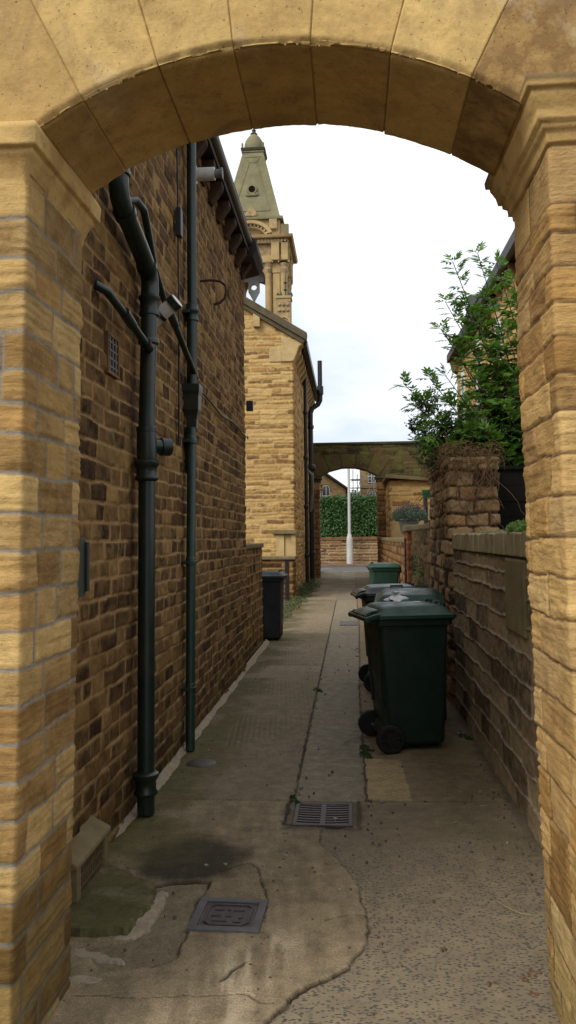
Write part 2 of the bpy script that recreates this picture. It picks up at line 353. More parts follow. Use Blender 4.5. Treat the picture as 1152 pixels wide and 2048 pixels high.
# ================================================================ NEAR ARCHWAY
def near_arch():
    A=thing('stone_archway','nearest yellow sandstone archway framing the view, with moulded imposts','archway',(-.19,2.5,0))
    YF,YB=2.30,2.79
    zL=np.array([0,.5,.8,1.07,1.5,2.1,2.45,3]); xL=np.array([-.972,-.962,-.952,-.945,-.938,-.930,-.922,-.92])+.93
    zR=np.array([0,.1,.8,1.07,1.5,2.1,2.5,3]); xR=np.array([.640,.634,.612,.602,.588,.572,.565,.565])-.59
    def pl(P): P=P.copy(); P[...,0]+=np.interp(P[...,2],zL,xL)*(P[...,0]>-1.3); return P
    def pr(P): P=P.copy(); P[...,0]+=np.interp(P[...,2],zR,xR)*(P[...,0]<1.0); return P
    # stone beds read off the photograph, metres above the paving
    cl=[-.2,-.08,.04,.15,.27,.375,.49,.60,.72,.83,.94,1.045,1.15,1.26,1.37,1.49,1.60,1.715,1.835,1.92,2.01,2.12,2.24,2.34,2.455,2.575,2.63]
    wall('pier',[(-1.9,YF),(-.93,YF),(-.93,YB),(-1.9,YB)],-.05,2.62,.006,M['pierL'],A,resz=.006,post=pl,courses=cl,lrange=(.16,.42),seed=11,wob=.006,joint=.0055,edge=.010,depth=.005,off=.0035,rough=.006,lamin=.005,calm=2.45,proud=.0015,facet=.6,corner_r=.010)
    cr=[-.15,-.02,.11,.24,.37,.50,.64,.77,.90,1.03,1.15,1.28,1.40,1.51,1.63,1.75,1.86,1.96,2.06,2.16,2.26,2.35,2.44,2.60,2.7]
    wall('pier',[(1.7,YB),(.59,YB),(.59,YF),(1.7,YF)],-.05,2.64,.006,M['pierR'],A,resz=.006,post=pr,courses=cr,lrange=(.2,.45),seed=23,wob=.006,joint=.003,edge=.009,depth=.006,off=.003,rough=.006,lamin=.0055,facet=.8,corner_r=.012,calm=2.43)
    def impost(path,prof,seed,nm='impost'):
        # profile swept round the pier head with mitred corners, surface worn by noise
        pts=[np.array(p,float) for p in path]; T=[(pts[i+1]-pts[i])/np.linalg.norm(pts[i+1]-pts[i]) for i in range(len(pts)-1)]
        N=[np.array([t[1],-t[0]]) for t in T]; out=[]; 
        pr=[]
        for (a,b) in zip(prof[:-1],prof[1:]):
            n=max(1,int(math.hypot(b[0]-a[0],b[1]-a[1])/.006))
            for k in range(n): pr.append((a[0]+(b[0]-a[0])*k/n,a[1]+(b[1]-a[1])*k/n))
        pr.append(prof[-1]); pr=np.array(pr)
        cols=[]; nn=[]
        for i in range(len(T)):
            n=int(np.linalg.norm(pts[i+1]-pts[i])/.01)
            for k in range(n+(i==len(T)-1)):
                p=pts[i]+(pts[i+1]-pts[i])*k/n
                if k==0 and i>0: m=N[i-1]+N[i]; m=m/(m.dot(N[i])); 
                else: m=N[i]
                cols.append(p); nn.append(m)
        cols=np.array(cols); nn=np.array(nn)
        P=np.zeros((len(pr),len(cols),3)); w=.0022*(fbm(np.arange(len(cols))[None,:]*.05+pr[:,0:1]*0,pr[:,1:2]*40,seed,4)-.5)*2+.004*(fbm(np.arange(len(cols))[None,:]*.03+pr[:,0:1]*0,pr[:,1:2]*15,seed+3,3)-.5)*2
        for c in (0,1): P[...,c]=cols[None,:,c]+nn[None,:,c]*(pr[:,0:1]+w)
        P[...,2]=pr[:,1:2]+w*.6
        at=np.zeros(P.shape[:2]+(4,)); at[...,0]=.5; at[...,2]=.55; at[...,3]=1; at[...,1]=sst(2.722,2.745,pr[:,1:2]+w*4) if seed==9 else 0
        # each course of the moulding shares one tone; drip line collects dark lichen
        return gridobj(nm,P,M['impost'],A,{'st':at},None,True)
    impost([(-1.9,YF),(-.925,YF),(-.925,YB+.02),(-1.9,YB+.02)],[(-.03,2.545),(.002,2.55),(.004,2.572),(.010,2.59),(.020,2.615),(.032,2.634),(.034,2.646),(.048,2.650),(.051,2.702),(.044,2.718),(-.02,2.728)],5)
    impost([(1.7,YB+.02),(.57,YB+.02),(.57,YF),(1.7,YF)],[(-.03,2.580),(.004,2.583),(.006,2.600),(.018,2.604),(.022,2.628),(.034,2.638),(.035,2.650),(.046,2.654),(.052,2.680),(.068,2.712),(.070,2.724),(.082,2.728),(.086,2.752),(.072,2.764),(-.03,2.768)],9)
    # arch ring, face and soffit in one worn surface: s runs down the front face, under, and up the back
    cx,zc,Rr,zs=-.195,1.695,1.235,2.722
    jt=[R(a) for a in (-62,-27,-15.9,-5.6,4.6,15.3,26.4,64)]
    th=np.unique(np.concatenate([np.linspace(R(-56),R(56),420)]+[np.linspace(j-.012,j+.012,13) for j in jt[1:-1]]))
    ts=R(33.9); 
    def rin(t): return np.where(np.abs(t)<ts,Rr,(zs+.01*(t>0)*1.6-zc)/np.cos(t))
    def rout(t): return np.minimum((3.62-zc)/np.cos(t),1.78/np.maximum(np.abs(np.sin(t)),.05))
    a=np.linspace(1,0,90)**1.3; nf=len(a); nb=50
    S_=np.concatenate([-a, np.linspace(0,1,nb+1)[1:], 1+np.linspace(0,1,30)[1:]])
    T_,SS=np.meshgrid(th,S_,indexing='ij'); ri=rin(T_); ro=rout(T_)
    rad=np.where(SS<0,ri+(ro-ri)*(-SS),np.where(SS<=1,ri,ri+(ro-ri)*(SS-1))); Y=np.where(SS<0,YF,np.where(SS<=1,YF+(YB-YF)*SS,YB))
    nr=np.where((SS>=0)&(SS<=1),-1.,0.); ny=np.where(SS<0,-1.,np.where(SS>1,1.,0.))
    e0=SS==0; nr=np.where(e0,-.7,nr); ny=np.where(e0,-.7,ny)
    j=np.array(jt); k=np.clip(np.searchsorted(j,T_)-1,0,len(j)-2); wb=.004*(fbm(rad*12,Y*12+k,3,3)-.5)
    dj=np.minimum(T_-j[k],j[k+1]-T_)*rad+wb*.6
    arc=T_*1.3; big=fbm(arc*5,rad*5+Y*6,8,4)-.5; fin=fbm(arc*45,(rad+Y)*45,9,4)-.5
    d=.010*big+.0035*fin-.006*(1-sst(.0006,.0035,dj))+.004*(_hash(k,k*0+3,5)-.5)*2
    edge=np.minimum(np.abs(rad-ri)+(Y-YF),9); nearfront=np.where(SS<=0,rad-ri,np.where(SS<=1,Y-YF,9)); nearback=np.where(SS>=1,rad-ri,np.where(SS>=0,YB-Y,9))
    d=d-.012*(1-sst(0,.024,nearfront))*(.4+1.4*fbm(arc*22,arc*0,79,4))-.012*(1-sst(0,.02,nearback))*(0.3+1.7*fbm(arc*18,arc*0,77,4))
    rad2=rad+nr*d; Y2=Y+ny*d
    P=np.stack([cx+rad2*np.sin(T_),Y2,zc+rad2*np.cos(T_)],-1)
    at=np.stack([_hash(k,k*0+7,4),(1-sst(.0004,.0022,dj))*.75,_hash(k,k*0+8,4)*.9,np.ones_like(d)],-1)
    gridobj('arch_ring',P,M['arch'],A,{'st':at},None,True)
    obj('coping',MB().box(-2.0,1.62,YF-.04,YB+.04,3.60,3.70),M['stonecap'],A,bevel=.01)
def m_impost():
    t=NT('impost_stone'); c=t.ramp(t.noise(5,5,.6),(.3,(.42,.25,.09)),(.55,(.60,.41,.16)),(.75,(.38,.22,.08)))
    sp=t.n.new('ShaderNodeSeparateXYZ'); t.link(t.pos,sp.inputs[0])
    _,_,lm,_,_=t.attr(); c=t.mix(t.math('MULTIPLY',lm,.8),c,(.06,.045,.03))
    c=t.mix(t.ramp(t.noise(13,5,.7),(.56,0.),(.74,.75)),c,(.12,.085,.05))
    t.bump(t.noise(70,6,.7),.4,.01); return t.out(c,.92,.15)
M['impost']=m_impost()
near_arch()

# ================================================================ PATH (one surface, patched over the years)
def poly_d(x,y,pts):
    """unsigned distance to a polyline"""
    d=np.full(x.shape,9e9)
    for (ax,ay),(bx,by) in zip(pts[:-1],pts[1:]):
        vx,vy=bx-ax,by-ay; t=np.clip(((x-ax)*vx+(y-ay)*vy)/(vx*vx+vy*vy),0,1); d=np.minimum(d,np.hypot(x-ax-t*vx,y-ay-t*vy))
    return d
def inside(x,y,poly):
    c=np.zeros(x.shape,bool); n=len(poly)
    for i in range(n):
        x1,y1=poly[i]; x2,y2=poly[(i+1)%n]
        if y1==y2: continue
        c^=((y1>y)!=(y2>y))&(x<(x2-x1)*(y-y1)/(y2-y1)+x1)
    return c
def path():
    ys=[1.2]
    while ys[-1]<37.0: ys.append(ys[-1]+max(.006,(ys[-1]-1.5)*.0028))
    ys=np.array(ys); xs=np.arange(-1.40,1.06,.0075)
    X,Y=np.meshgrid(xs,ys)
    crack=[(-.12,4.40),(-.170,4.34),(-.164,4.164),(-.103,4.004),(-.02,3.802),(.019,3.643),(.026,3.519),(.056,3.339),(.057,3.236),(.032,3.099),(-.02,2.972),(-.105,2.885),(-.186,2.802),(-.245,2.697),(-.278,2.6),(-.33,2.4),(-.36,1.2)]
    wx=X+.022*(fbm(X*14,Y*14,31,5)-.5)*2; wy=Y+.022*(fbm(X*14,Y*14,32,5)-.5)*2
    # ------ colour zones (each is a different mix laid at a different time)
    n1=fbm(X*2.2,Y*2.2,40,5); n2=fbm(X*18,Y*18,41,4); n3=fbm(X*6,Y*1.2,42,4); n5=fbm(X*55,Y*55,47,3)
    brushed=(Y<4.78)&inside(wx*.35+X*.65,wy*.35+Y*.65,crack+[(-1.5,1.2),(-1.5,4.9),(-.33,4.9),(-.32,4.4)])
    colA=np.array([.195,.158,.108]); colB=np.array([.25,.205,.14])
    Cc=np.zeros(X.shape+(3,)); Z=np.zeros(X.shape); agg=np.zeros(X.shape)
    Cc[:]=colA; nearR=(Y<4.83)&~brushed; agg[nearR]=1
    agg=agg*sst(4.65,3.7,Y+.5*(n1-.5))*.85+.15*agg
    Cc[nearR]=colA
    streak=fbm(X*26+Y*3,Y*3.0,43,4)
    Cc[brushed]=(colB*(0.72+.56*streak[brushed,None]))
    Z+=.004*(n1-.5)+.0015*(n2-.5)+.0012*(n5-.5); Z[brushed]+=.006+.0022*(streak[brushed]-.5)
    # beyond the drain: left mossy concrete, centre strip, right strip
    sl=-.345; sr=.075+.005*np.clip(Y-8,0,20)
    far=Y>4.81
    L=far&(X<sl); Cn=far&(X>=sl)&(X<sr); Rr=far&(X>=sr)
    slab=np.searchsorted(np.array([8.65,9.8,13.06,16.5,20.2,24,27.5,31.2]),Y)
    tone=1+.16*(_hash(slab,slab*0+2,3)-.5); tone2=1+.3*(_hash(slab,slab*0+5,6)-.5)
    Cc[Cn]=(np.array([.235,.21,.165])*tone[Cn,None]); Cc[Rr]=(np.array([.215,.168,.11])*(.9+.2*n3[Rr,None])); Cc[L]=(np.array([.235,.195,.14])*tone2[L,None])
    Z[L]+=.006; Z[Cn]-=.004*(Y[Cn]<13)
    patchp=inside(wx*.15+X*.85,wy*.15+Y*.85,[(.075,4.83),(.335,4.83),(.325,5.72),(.085,5.74)]); Cc[patchp]=(.33,.265,.15); Z[patchp]+=.003
    pl=inside(wx*.3+X*.7,wy*.3+Y*.7,[(-1.0,9.45),(-.36,9.35),(-.36,11.8),(-.8,11.9)]); Cc[pl]*=1.12
    # scored brush marks on the left slabs
    sc=L&(X>-.95)&(Y>6)&(Y<12); Z[sc]+=.0025*np.sin((X[sc]+.08*Y[sc])*150)*sst(.45,.6,n1[sc])
    # dark damp patch by the pipes, and the broken sunken panel with its mossy step
    dk=sst(1.2,.7,np.hypot((X+.78)/.27,(Y-3.93)/.30)+.5*(n1-.5)+.15*(n2-.5)); Cc*=(1-.80*dk[...,None])
    panel=inside(wx*.3+X*.7,wy*.3+Y*.7,[(-.90,3.60),(-.80,3.64),(-.65,3.66),(-.64,3.46),(-.645,3.2),(-.66,2.98),(-.74,2.93),(-.9,2.88),(-1.0,3.05),(-.84,3.12),(-.82,3.45)])
    Z[panel]-=.009; Cc[panel]=np.array([.20,.175,.12])*(.85+.3*n1[panel,None])
    # pale scrubbed swathe
    lt=sst(.22,.0,poly_d(X,Y,[(-.55,2.3),(-.42,2.85),(-.33,3.1)])+.1*(n2-.5))*sst(.4,.62,streak); Cc=Cc*(1-.6*lt[...,None])+np.array([.50,.44,.34])*.6*lt[...,None]
    # moss on the sides
    mo=sst(.42,.66,n1+.18*sst(.45,.0,X+1.22)+.12*(n2-.5))*sst(-.55,-1.05,X)*sst(3.4,4.2,Y)
    mo2=sst(.35,.60,n1+.1*(n2-.5))*sst(.30,.62,X)*sst(3.3,4.4,Y)*.55
    mo3=sst(.45,.62,n1+.15*(n2-.5))*sst(20,27,Y)*.7
    mo4=sst(.5,.68,fbm(X*3,Y*1.5,51,5)+.1*(n2-.5))*sst(-.2,-.7,X)*sst(5,7,Y)*.5
    ms=np.clip(np.maximum.reduce([mo,mo2,mo3,mo4]),0,1)[...,None]*.82; Cc=Cc*(1-ms)+np.array([.092,.084,.026])*ms; Z+=.002*ms[...,0]*n5
    # reddish grit drifting off the right wall
    rd=(sst(.55,.95,X)*sst(5.2,7,Y)*.5)[...,None]; Cc=Cc*(1-rd)+np.array([.13,.08,.045])*rd
    # speckle, droppings and old gum
    gum=(vnoise(X*60,Y*60,61)>.985)*(fbm(X*2,Y*2,62)>.45); Cc[gum]=(.42,.40,.34)
    dkk=(vnoise(X*70,Y*70,63)>.994); Cc[dkk]*=.4
    Cc*= (.80+.40*n2)[...,None]*np.array([.84,.78,.68])
    # ------ cracks and joints
    def cut(pts,w,dep,wk=1):
        q=poly_d(X*(1-wk)+wx*wk,Y*(1-wk)+wy*wk,pts); w=w*(.35+1.3*fbm(X*11,Y*11,97,3)); k=sst(w*1.6,w*.4,q+.003*(n5-.5)); Z[...]=Z-dep*k; Cc[...]=Cc*(1-.86*k[...,None])+np.array([.02,.014,.009])*.86*k[...,None]
    cut(crack[1:14],.0042,.010,.75)
    cut([(-.02,2.972),(-.105,2.885),(-.186,2.802),(-.245,2.697),(-.278,2.6),(-.33,2.4)],.0065,.012,.7)
    cut([(-.61,3.773),(-.55,3.833),(-.485,3.877),(-.443,3.809),(-.386,3.597),(-.361,3.452),(-.35,3.3)],.0038,.008,.8)
    cut([(-.92,3.61),(-.87,3.61),(-.81,3.64),(-.723,3.655),(-.64,3.66),(-.64,3.60)],.0095,.025,.6)
    cut([(-.64,3.6),(-.665,3.46),(-.644,3.219),(-.65,2.99),(-.72,2.93)],.0042,.007,.5)
    cut([(-.932,2.731),(-.678,2.73),(-.385,2.776),(-.312,2.721),(-.271,2.724)],.0028,.005,.6)
    cut([(-.385,2.977),(-.464,2.849)],.005,.006,.6); cut([(.06,3.361),(-.02,3.37),(-.118,3.309)],.003,.005,.6)
    cut([(-.345,4.83),(-.345,20)],.0065,.012,.35); cut([(.075,4.83),(.075,8)],.006,.012,.4); cut([(.075,8),(.14,14),(.18,31)],.006,.01,.2)
    cut([(-.02,4.83),(.3,4.825),(.9,4.85)],.0055,.012,.45); cut([(-.345,8.65),(.9,8.66)],.007,.01,.2)
    cut([(-.37,4.86),(-.37,4.4),(.03,4.36),(.03,4.84)],.010,.012,.5)
    for y,a,b in ((9.35,-.8,-.35),(9.9,-.9,-.35),(13.06,-1.2,.95),(12.2,-.9,-.35),(20.2,-1.45,.95),(27.3,-1.4,.95)): cut([(a,y),(b,y+.02)],.012 if y>12 else .007,.01,.3)
    # gutters of dirt along both walls
    for wxp,yy in ((-1.235,4.1),(.915,2.8)):
        e=sst(.07,.01,np.abs(X-wxp)+.03*(n2-.5))*(Y>yy); Cc=Cc*(1-.6*e[...,None])+np.array([.04,.028,.016])*.6*e[...,None]
    e=sst(.05,.0,np.hypot(np.clip(np.abs(X+.165)-.19,0,9),np.clip(np.abs(Y-4.57)-.22,0,9))+.03*(n2-.5)); Cc=Cc*(1-.5*e[...,None])+np.array([.03,.02,.014])*.5*e[...,None]
    # sockets for the drain grate and the inspection cover
    pit=(np.abs(X+.165)<.155)&(np.abs(Y-4.57)<.17); Z[pit]=-.09; Cc[pit]=(.012,.01,.008)
    P=np.stack([X,Y,Z],-1); at=np.concatenate([Cc,agg[...,None]],-1)
    return props(gridobj('path',P,M['path'],None,{'pc':at}),None,None,None,'structure')
def m_path():
    t=NT('patched_concrete'); a=t.n.new('ShaderNodeAttribute'); a.attribute_name='pc'; c=a.outputs['Color']; g=a.outputs['Alpha']
    c=t.mix(.85,c,t.mix(1.,c,t.ramp(t.noise(130,5,.75),(.3,.45),(.7,1.6)),'MULTIPLY')); c=t.mix(.6,c,t.mix(1.,c,t.ramp(t.noise(11,7,.75),(.35,.6),(.65,1.35)),'MULTIPLY'))
    # exposed aggregate: flinty chips in a sandy matrix
    v=t.voro(95,stretch=(.62,1.15,1),out='Distance'); vc=t.voro(95,stretch=(.62,1.15,1),out='Color')
    sp=t.n.new('ShaderNodeSeparateColor'); t.link(vc,sp.inputs[0])
    chip=t.math('MULTIPLY',t.ramp(v,(.36,1.),(.48,0.)),t.ramp(sp.outputs[0],(.22,0.),(.28,1.)))
    cc=t.ramp(sp.outputs[1],(0.,(.05,.047,.043)),(.5,(.085,.08,.072)),(.8,(.14,.12,.09)),(1.,(.075,.05,.035)))
    mat=t.mix(t.ramp(t.noise(9,5),(.3,0.),(.7,1.)),(.235,.185,.115),(.165,.13,.085))
    ag=t.mix(chip,mat,cc); f=t.math('MULTIPLY',g,t.ramp(t.noise(3.5,4,.6),(.2,.85),(.5,1.)))
    c=t.mix(f,c,ag)
    h=t.math('ADD',t.noise(200,4,.7),t.math('MULTIPLY',t.math('MULTIPLY',chip,g),.8)); t.bump(h,.5,.004)
    return t.out(c,.85,.25)
M['path']=m_path(); path()
# ground sheets
def ground_stuff():
    gm=m_plain('bare_earth',(.10,.075,.045),.95,.1,.5,3,bump=.6,dirt=(.06,.065,.025))
    def sheet(n,x0,x1,y0,y1,z,m): return props(obj(n,MB().add([(x0,y0,z),(x1,y0,z),(x1,y1,z),(x0,y1,z)],[(0,1,2,3)]),m),kind='structure')
    sheet('ground',-400,400,-300,900,-.12,gm)
    sheet('back_yard',-7,-1.38,9.3,31.3,-.01,m_plain('yard_paving',(.13,.10,.065),.9,.2,.4,3,bump=.5,dirt=(.07,.07,.025)))
    sheet('front_pavement',-8,8,-4,1.22,-.004,M['ashlar_pave'] if 'ashlar_pave' in M else m_plain('front_flagstones',(.09,.075,.055),.9,.2,.3,4,bump=.4))
    sheet('garden_soil',1.04,9,2.8,31,-.02,gm)
    sheet('pavement',-60,60,37.0,37.35,.0,m_plain('kerb_stone_pale',(.42,.40,.36),.9,.2,.2,4))
    tar=NT('road_asphalt'); c=tar.mix(tar.ramp(tar.noise(2,5),(.3,0.),(.7,1.)),(.115,.12,.125),(.09,.094,.10)); road_m=tar.out(c,.8,.3)
    sheet('road',-60,60,37.35,43.6,-.05,road_m)
    sheet('road_marking',-12,-.9,41.25,41.4,-.046,m_plain('road_paint',(.6,.6,.58),.8,.2,.2,5))
    k=MB().box(-60,60,43.6,43.9,-.1,.10); props(obj('kerb',k,m_plain('brown_kerb',(.20,.13,.085),.9,.2,.3,3),bevel=.02),kind='structure')
    sheet('far_pavement',-60,60,43.9,45.3,.095,m_plain('footway_brown',(.17,.12,.085),.9,.2,.3,3))
ground_stuff()

# iron covers
def covers():
    g=thing('drain_grate','worn iron drain grate with two columns of curved slots sunk in the path','drain grate',(-.165,4.57,0))
    f=MB(); x0,x1,y0,y1=-.325,-.005,4.385,4.755
    f.box(x0,x1,y0,y0+.022,-.03,.010); f.box(x0,x1,y1-.022,y1,-.03,.010); f.box(x0,x0+.022,y0+.022,y1-.022,-.03,.010); f.box(x1-.022,x1,y0+.022,y1-.022,-.03,.010)
    obj('frame',f,M['castiron'],g,bevel=.003)
    b=MB(); 
    for k in range(9):
        yb=y0+.033+k*.0385
        pts=[]
        for i in range(13):
            u=i/12; x=x0+.022+u*(x1-x0-.044); sag=.014*(1-(2*u-1)**2); pts.append((x,yb-sag))
        poly=[(p[0],p[1]) for p in pts]+[(p[0],p[1]+.018) for p in pts[::-1]]
        for i in range(12):
            q=[poly[i],poly[i+1],poly[24-i],poly[25-i]]; b.prism(q,'z',-.02,.006)
    b.box(-.178,-.152,y0+.022,y1-.022,-.022,.009)
    obj('bars',b,M['castiron'],g)
    c=thing('inspection_cover','small square iron cover with a raised lettered middle plate set in cracked concrete','manhole cover',(-.505,3.33,0))
    rot=lambda x,y:(-.505+x*math.cos(-.03)-y*math.sin(-.03),3.335+x*math.sin(-.03)+y*math.cos(-.03))
    def rb(m,xa,xb,ya,yb,za,zb): m.prism([rot(xa,ya),rot(xb,ya),rot(xb,yb),rot(xa,yb)],'z',za,zb); return m
    fr=MB(); h=.142; w=.034
    rb(fr,-h,h,-h,-h+w,-.01,.016); rb(fr,-h,h,h-w,h,-.01,.016); rb(fr,-h,-h+w,-h+w,h-w,-.01,.016); rb(fr,h-w,h,-h+w,h-w,-.01,.016)
    obj('frame',fr,M['castiron2'],c,bevel=.003)
    pl=MB(); rb(pl,-h+w+.003,h-w-.003,-h+w+.003,h-w-.003,-.01,.008)
    obj('cover_plate',pl,M['castiron'],c,bevel=.002)
    d=MB(); q=.088
    for a in (-1,1):
        rb(d,-q+.02,q-.02,a*q-.005,a*q+.005,.007,.013); rb(d,a*q-.005,a*q+.005,-q+.02,q-.02,.007,.013)
        for s in (-1,1): d.prism([rot(a*q,s*(q-.02)),rot(a*(q-.02),s*q),rot(a*(q-.028),s*q),rot(a*q,s*(q-.028))],'z',.007,.013)
    for (x,y,w2,h2) in ((-.045,.05,.018,.012),(.035,.045,.022,.008),(-.05,-.005,.02,.008),(.0,.0,.012,.014),(.05,-.01,.008,.02),(-.03,-.05,.03,.007),(.04,-.052,.015,.01),(-.005,.052,.008,.012)):
        rb(d,x-w2,x+w2,y-h2,y+h2,.007,.012)
    obj('raised_pattern',d,M['castiron'],c,bevel=.001)
    m=obj('access_cover',MB().prism([(-.20,14.3),(.1,14.3),(.1,14.95),(-.20,14.95)],'z',-.004,.012),M['castiron'],None,loc=(-.05,14.6,0))
    props(m,'flat rusty rectangular cover in the path far down the alley, left of the bins','manhole cover')
M['castiron2']=m_plain('grey_iron_frame',(.11,.105,.105),.55,.5,.3,30,metal=.2,bump=.4,dirt=(.07,.055,.045))
covers()

# ================================================================ LEFT HOUSE
def house_left():
    H=thing('stone_house','tall soot darkened stone house wall filling the left side of the alley, with bracketed eaves','house',(-3.2,6.2,0))
    wall('wall',[(-5.2,9.62),(-1.22,9.62),(-1.22,2.79)][::-1],0-.05,4.72,.0105,M['house'],H,resz=.0085,seed=41,hrange=(.084,.106),lrange=(.13,.30),wob=.007,joint=.0055,edge=.013,depth=.007,off=.006,rough=.010,facet=1.0,corner_r=.03)
    obj('back_wall',MB().box(-5.2,-5.1,2.8,9.6,-.05,4.7).box(-5.1,-1.5,2.8,2.9,0,4.7),M['brownstone'],H)
    ro=MB(); ro.prism([(-1.10,4.80),(-3.2,6.4),(-5.5,4.80),(-5.5,4.88),(-3.2,6.50),(-1.05,4.88)],'y',2.6,9.86); obj('roof',ro,M['slate'],H,bevel=.005)
    gb=MB().prism([(-5.2,4.70),(-1.24,4.70),(-1.24,4.80),(-3.2,6.45),(-5.2,4.80)],'y',9.35,9.60); obj('gable_wall',gb,M['house'],H)
    obj('soffit',MB().box(-1.30,-1.08,2.6,9.66,4.69,4.74),M['wood'],H)
    obj('eaves_course',MB().box(-1.30,-1.195,2.79,9.64,4.60,4.685),M['brownstone'],H,bevel=.012)
    y=3.0; k=0
    while y<9.7:
        b=MB().prism([(-1.22,4.50),(-1.19,4.50),(-1.16,4.54),(-1.11,4.61),(-1.09,4.64),(-1.09,4.688),(-1.22,4.688)],'y',y-.06,y+.06)
        obj('corbel',b,M['corbel'],H,bevel=.008); y+=.42
    g=MB(); n=10; sec=[]
    for yy in (2.6,8.98):
        o=[(-1.085+.052*math.cos(a),yy,4.80+.052*math.sin(a)) for a in [math.pi+math.pi*i/n for i in range(n+1)]]
        i_=[(-1.085+.044*math.cos(a),yy,4.80+.044*math.sin(a)) for a in [2*math.pi-math.pi*i/n for i in range(n+1)]]
        sec.append(o+i_)
    g.loft(sec); obj('gutter',g,M['black'],H)
    v=MB().prism([(-1.30,4.60),(-1.04,4.66),(-.99,4.74),(-1.0,4.84),(-1.1,4.90),(-1.35,5.0)],'y',9.02,9.72); obj('bargeboard',v,M['wood'],H,bevel=.006)
    # air vent lattice in the wall
    a=thing('air_vent','small dark square lattice vent in the wall left of the thick pipe','air vent',(-1.2,4.13,2.47))
    fr=MB(); Y0,Y1,Z0,Z1=4.03,4.23,2.36,2.57
    fr.box(-1.23,-1.196,Y0,Y0+.015,Z0,Z1).box(-1.23,-1.196,Y1-.015,Y1,Z0,Z1).box(-1.23,-1.196,Y0+.015,Y1-.015,Z0,Z0+.015).box(-1.23,-1.196,Y0+.015,Y1-.015,Z1-.015,Z1)
    obj('frame',fr,M['brownstone'],a); obj('backing',MB().box(-1.23,-1.206,Y0+.01,Y1-.01,Z0+.01,Z1-.01),M['hole'],a)
    l=MB()
    for i in range(1,4): l.box(-1.222,-1.199,Y0+.2*i/4-.005,Y0+.2*i/4+.005,Z0+.015,Z1-.015)
    for i in range(1,5): l.box(-1.2215,-1.2005,Y0+.015,Y1-.015,Z0+.21*i/5-.004,Z0+.21*i/5+.004)
    obj('lattice',l,M['lead'],a)
    # pale ashlar pilaster strips seen between the pipes
    # flue
    f=thing('boiler_flue','white round boiler flue with grey metal tip high on the left wall under the eaves','flue',(-1.2,6.5,4.46))
    obj('sleeve',MB().lathe([(.072,0),(.072,.02),(.052,.022),(.052,.17),(.0,.17)],(-1.22,6.5,4.46),'x',20),M['white'],f,smooth=True)
    obj('terminal',MB().lathe([(.035,.165),(.035,.22),(.045,.222),(.045,.235),(.0,.236)],(-1.22,6.5,4.46),'x',16),M['lead'],f,smooth=True)
    # hook of bent overflow pipe
    hk=MB().tube([(-1.22,6.72,3.66),(-1.12,6.72,3.665),(-1.05,6.72,3.655),(-1.005,6.72,3.62),(-.995,6.72,3.57),(-1.01,6.72,3.51),(-1.05,6.72,3.475),(-1.10,6.72,3.46)],.011,8)
    props(obj('overflow_pipe',hk,M['brownstone2'],None,smooth=True,loc=(-1.2,6.72,3.6)),'thin rusty hooked overflow pipe sticking out of the left wall','overflow pipe')
    # cables
    pts=[(-1.175,6.12,2.72)]+[(-1.190+.004*math.sin(i*2),6.2+i*.27,2.70-.0*i+.02*math.sin(i*.9)) for i in range(13)]+[(-1.19,9.60,2.72),(-1.185,9.63,2.69)]
    props(obj('wall_cable',MB().tube(pts,.009,6),M['black'],None,smooth=True,loc=pts[0]),'black cable clipped along the left wall from the hopper to the house corner','cable')
    pts=[(-1.195,5.72,4.62),(-1.19,5.72,3.9),(-1.19,5.73,3.0),(-1.19,5.71,2.2)]
    c2=thing('phone_cable','thin vertical cable with a small junction box beside the slim pipe','cable',(-1.19,5.72,2.2))
    obj('cable',MB().tube(pts,.007,6),M['black'],c2,smooth=True)
    obj('junction_box',MB().box(-1.20,-1.16,5.67,5.75,3.66,3.86),M['black'],c2,bevel=.006)
    # hinge plate near pier
    pz=thing('gate_hinge_plate','old green metal hinge plate on the left wall just behind the pier','hinge plate',(-1.2,3.68,1.45))
    obj('plate',MB().box(-1.215,-1.192,3.48,3.655,1.27,1.53),M['iron3'],pz,bevel=.004)
    obj('pin',MB().lathe([(.010,0),(.010,.22)],(-1.18,3.64,1.29),'z',10),M['iron3'],pz,smooth=True)
    # meter plate behind slim pipe
    props(obj('wall_plate',MB().box(-1.205,-1.185,6.02,6.20,2.02,2.36),M['iron'],None,bevel=.004,loc=(-1.2,6.1,2.02)),'dark rectangular metal plate on the wall behind the slim pipe below its hopper','metal plate')
    # burglar alarm box round the corner
    props(obj('alarm_box',MB().box(-1.20,-1.12,9.60,9.66,3.02,3.14),M['black'],None,bevel=.008,loc=(-1.16,9.63,3.02)),'tiny dark box on the far corner of the left house','alarm box')
M['brownstone2']=m_plain('rusty_pipe',(.05,.022,.014),.6,.3,.4,12)
M['iron3']=m_plain('faded_green_metal',(.05,.065,.05),.6,.4,.4,25,dirt=(.06,.035,.02))
house_left()

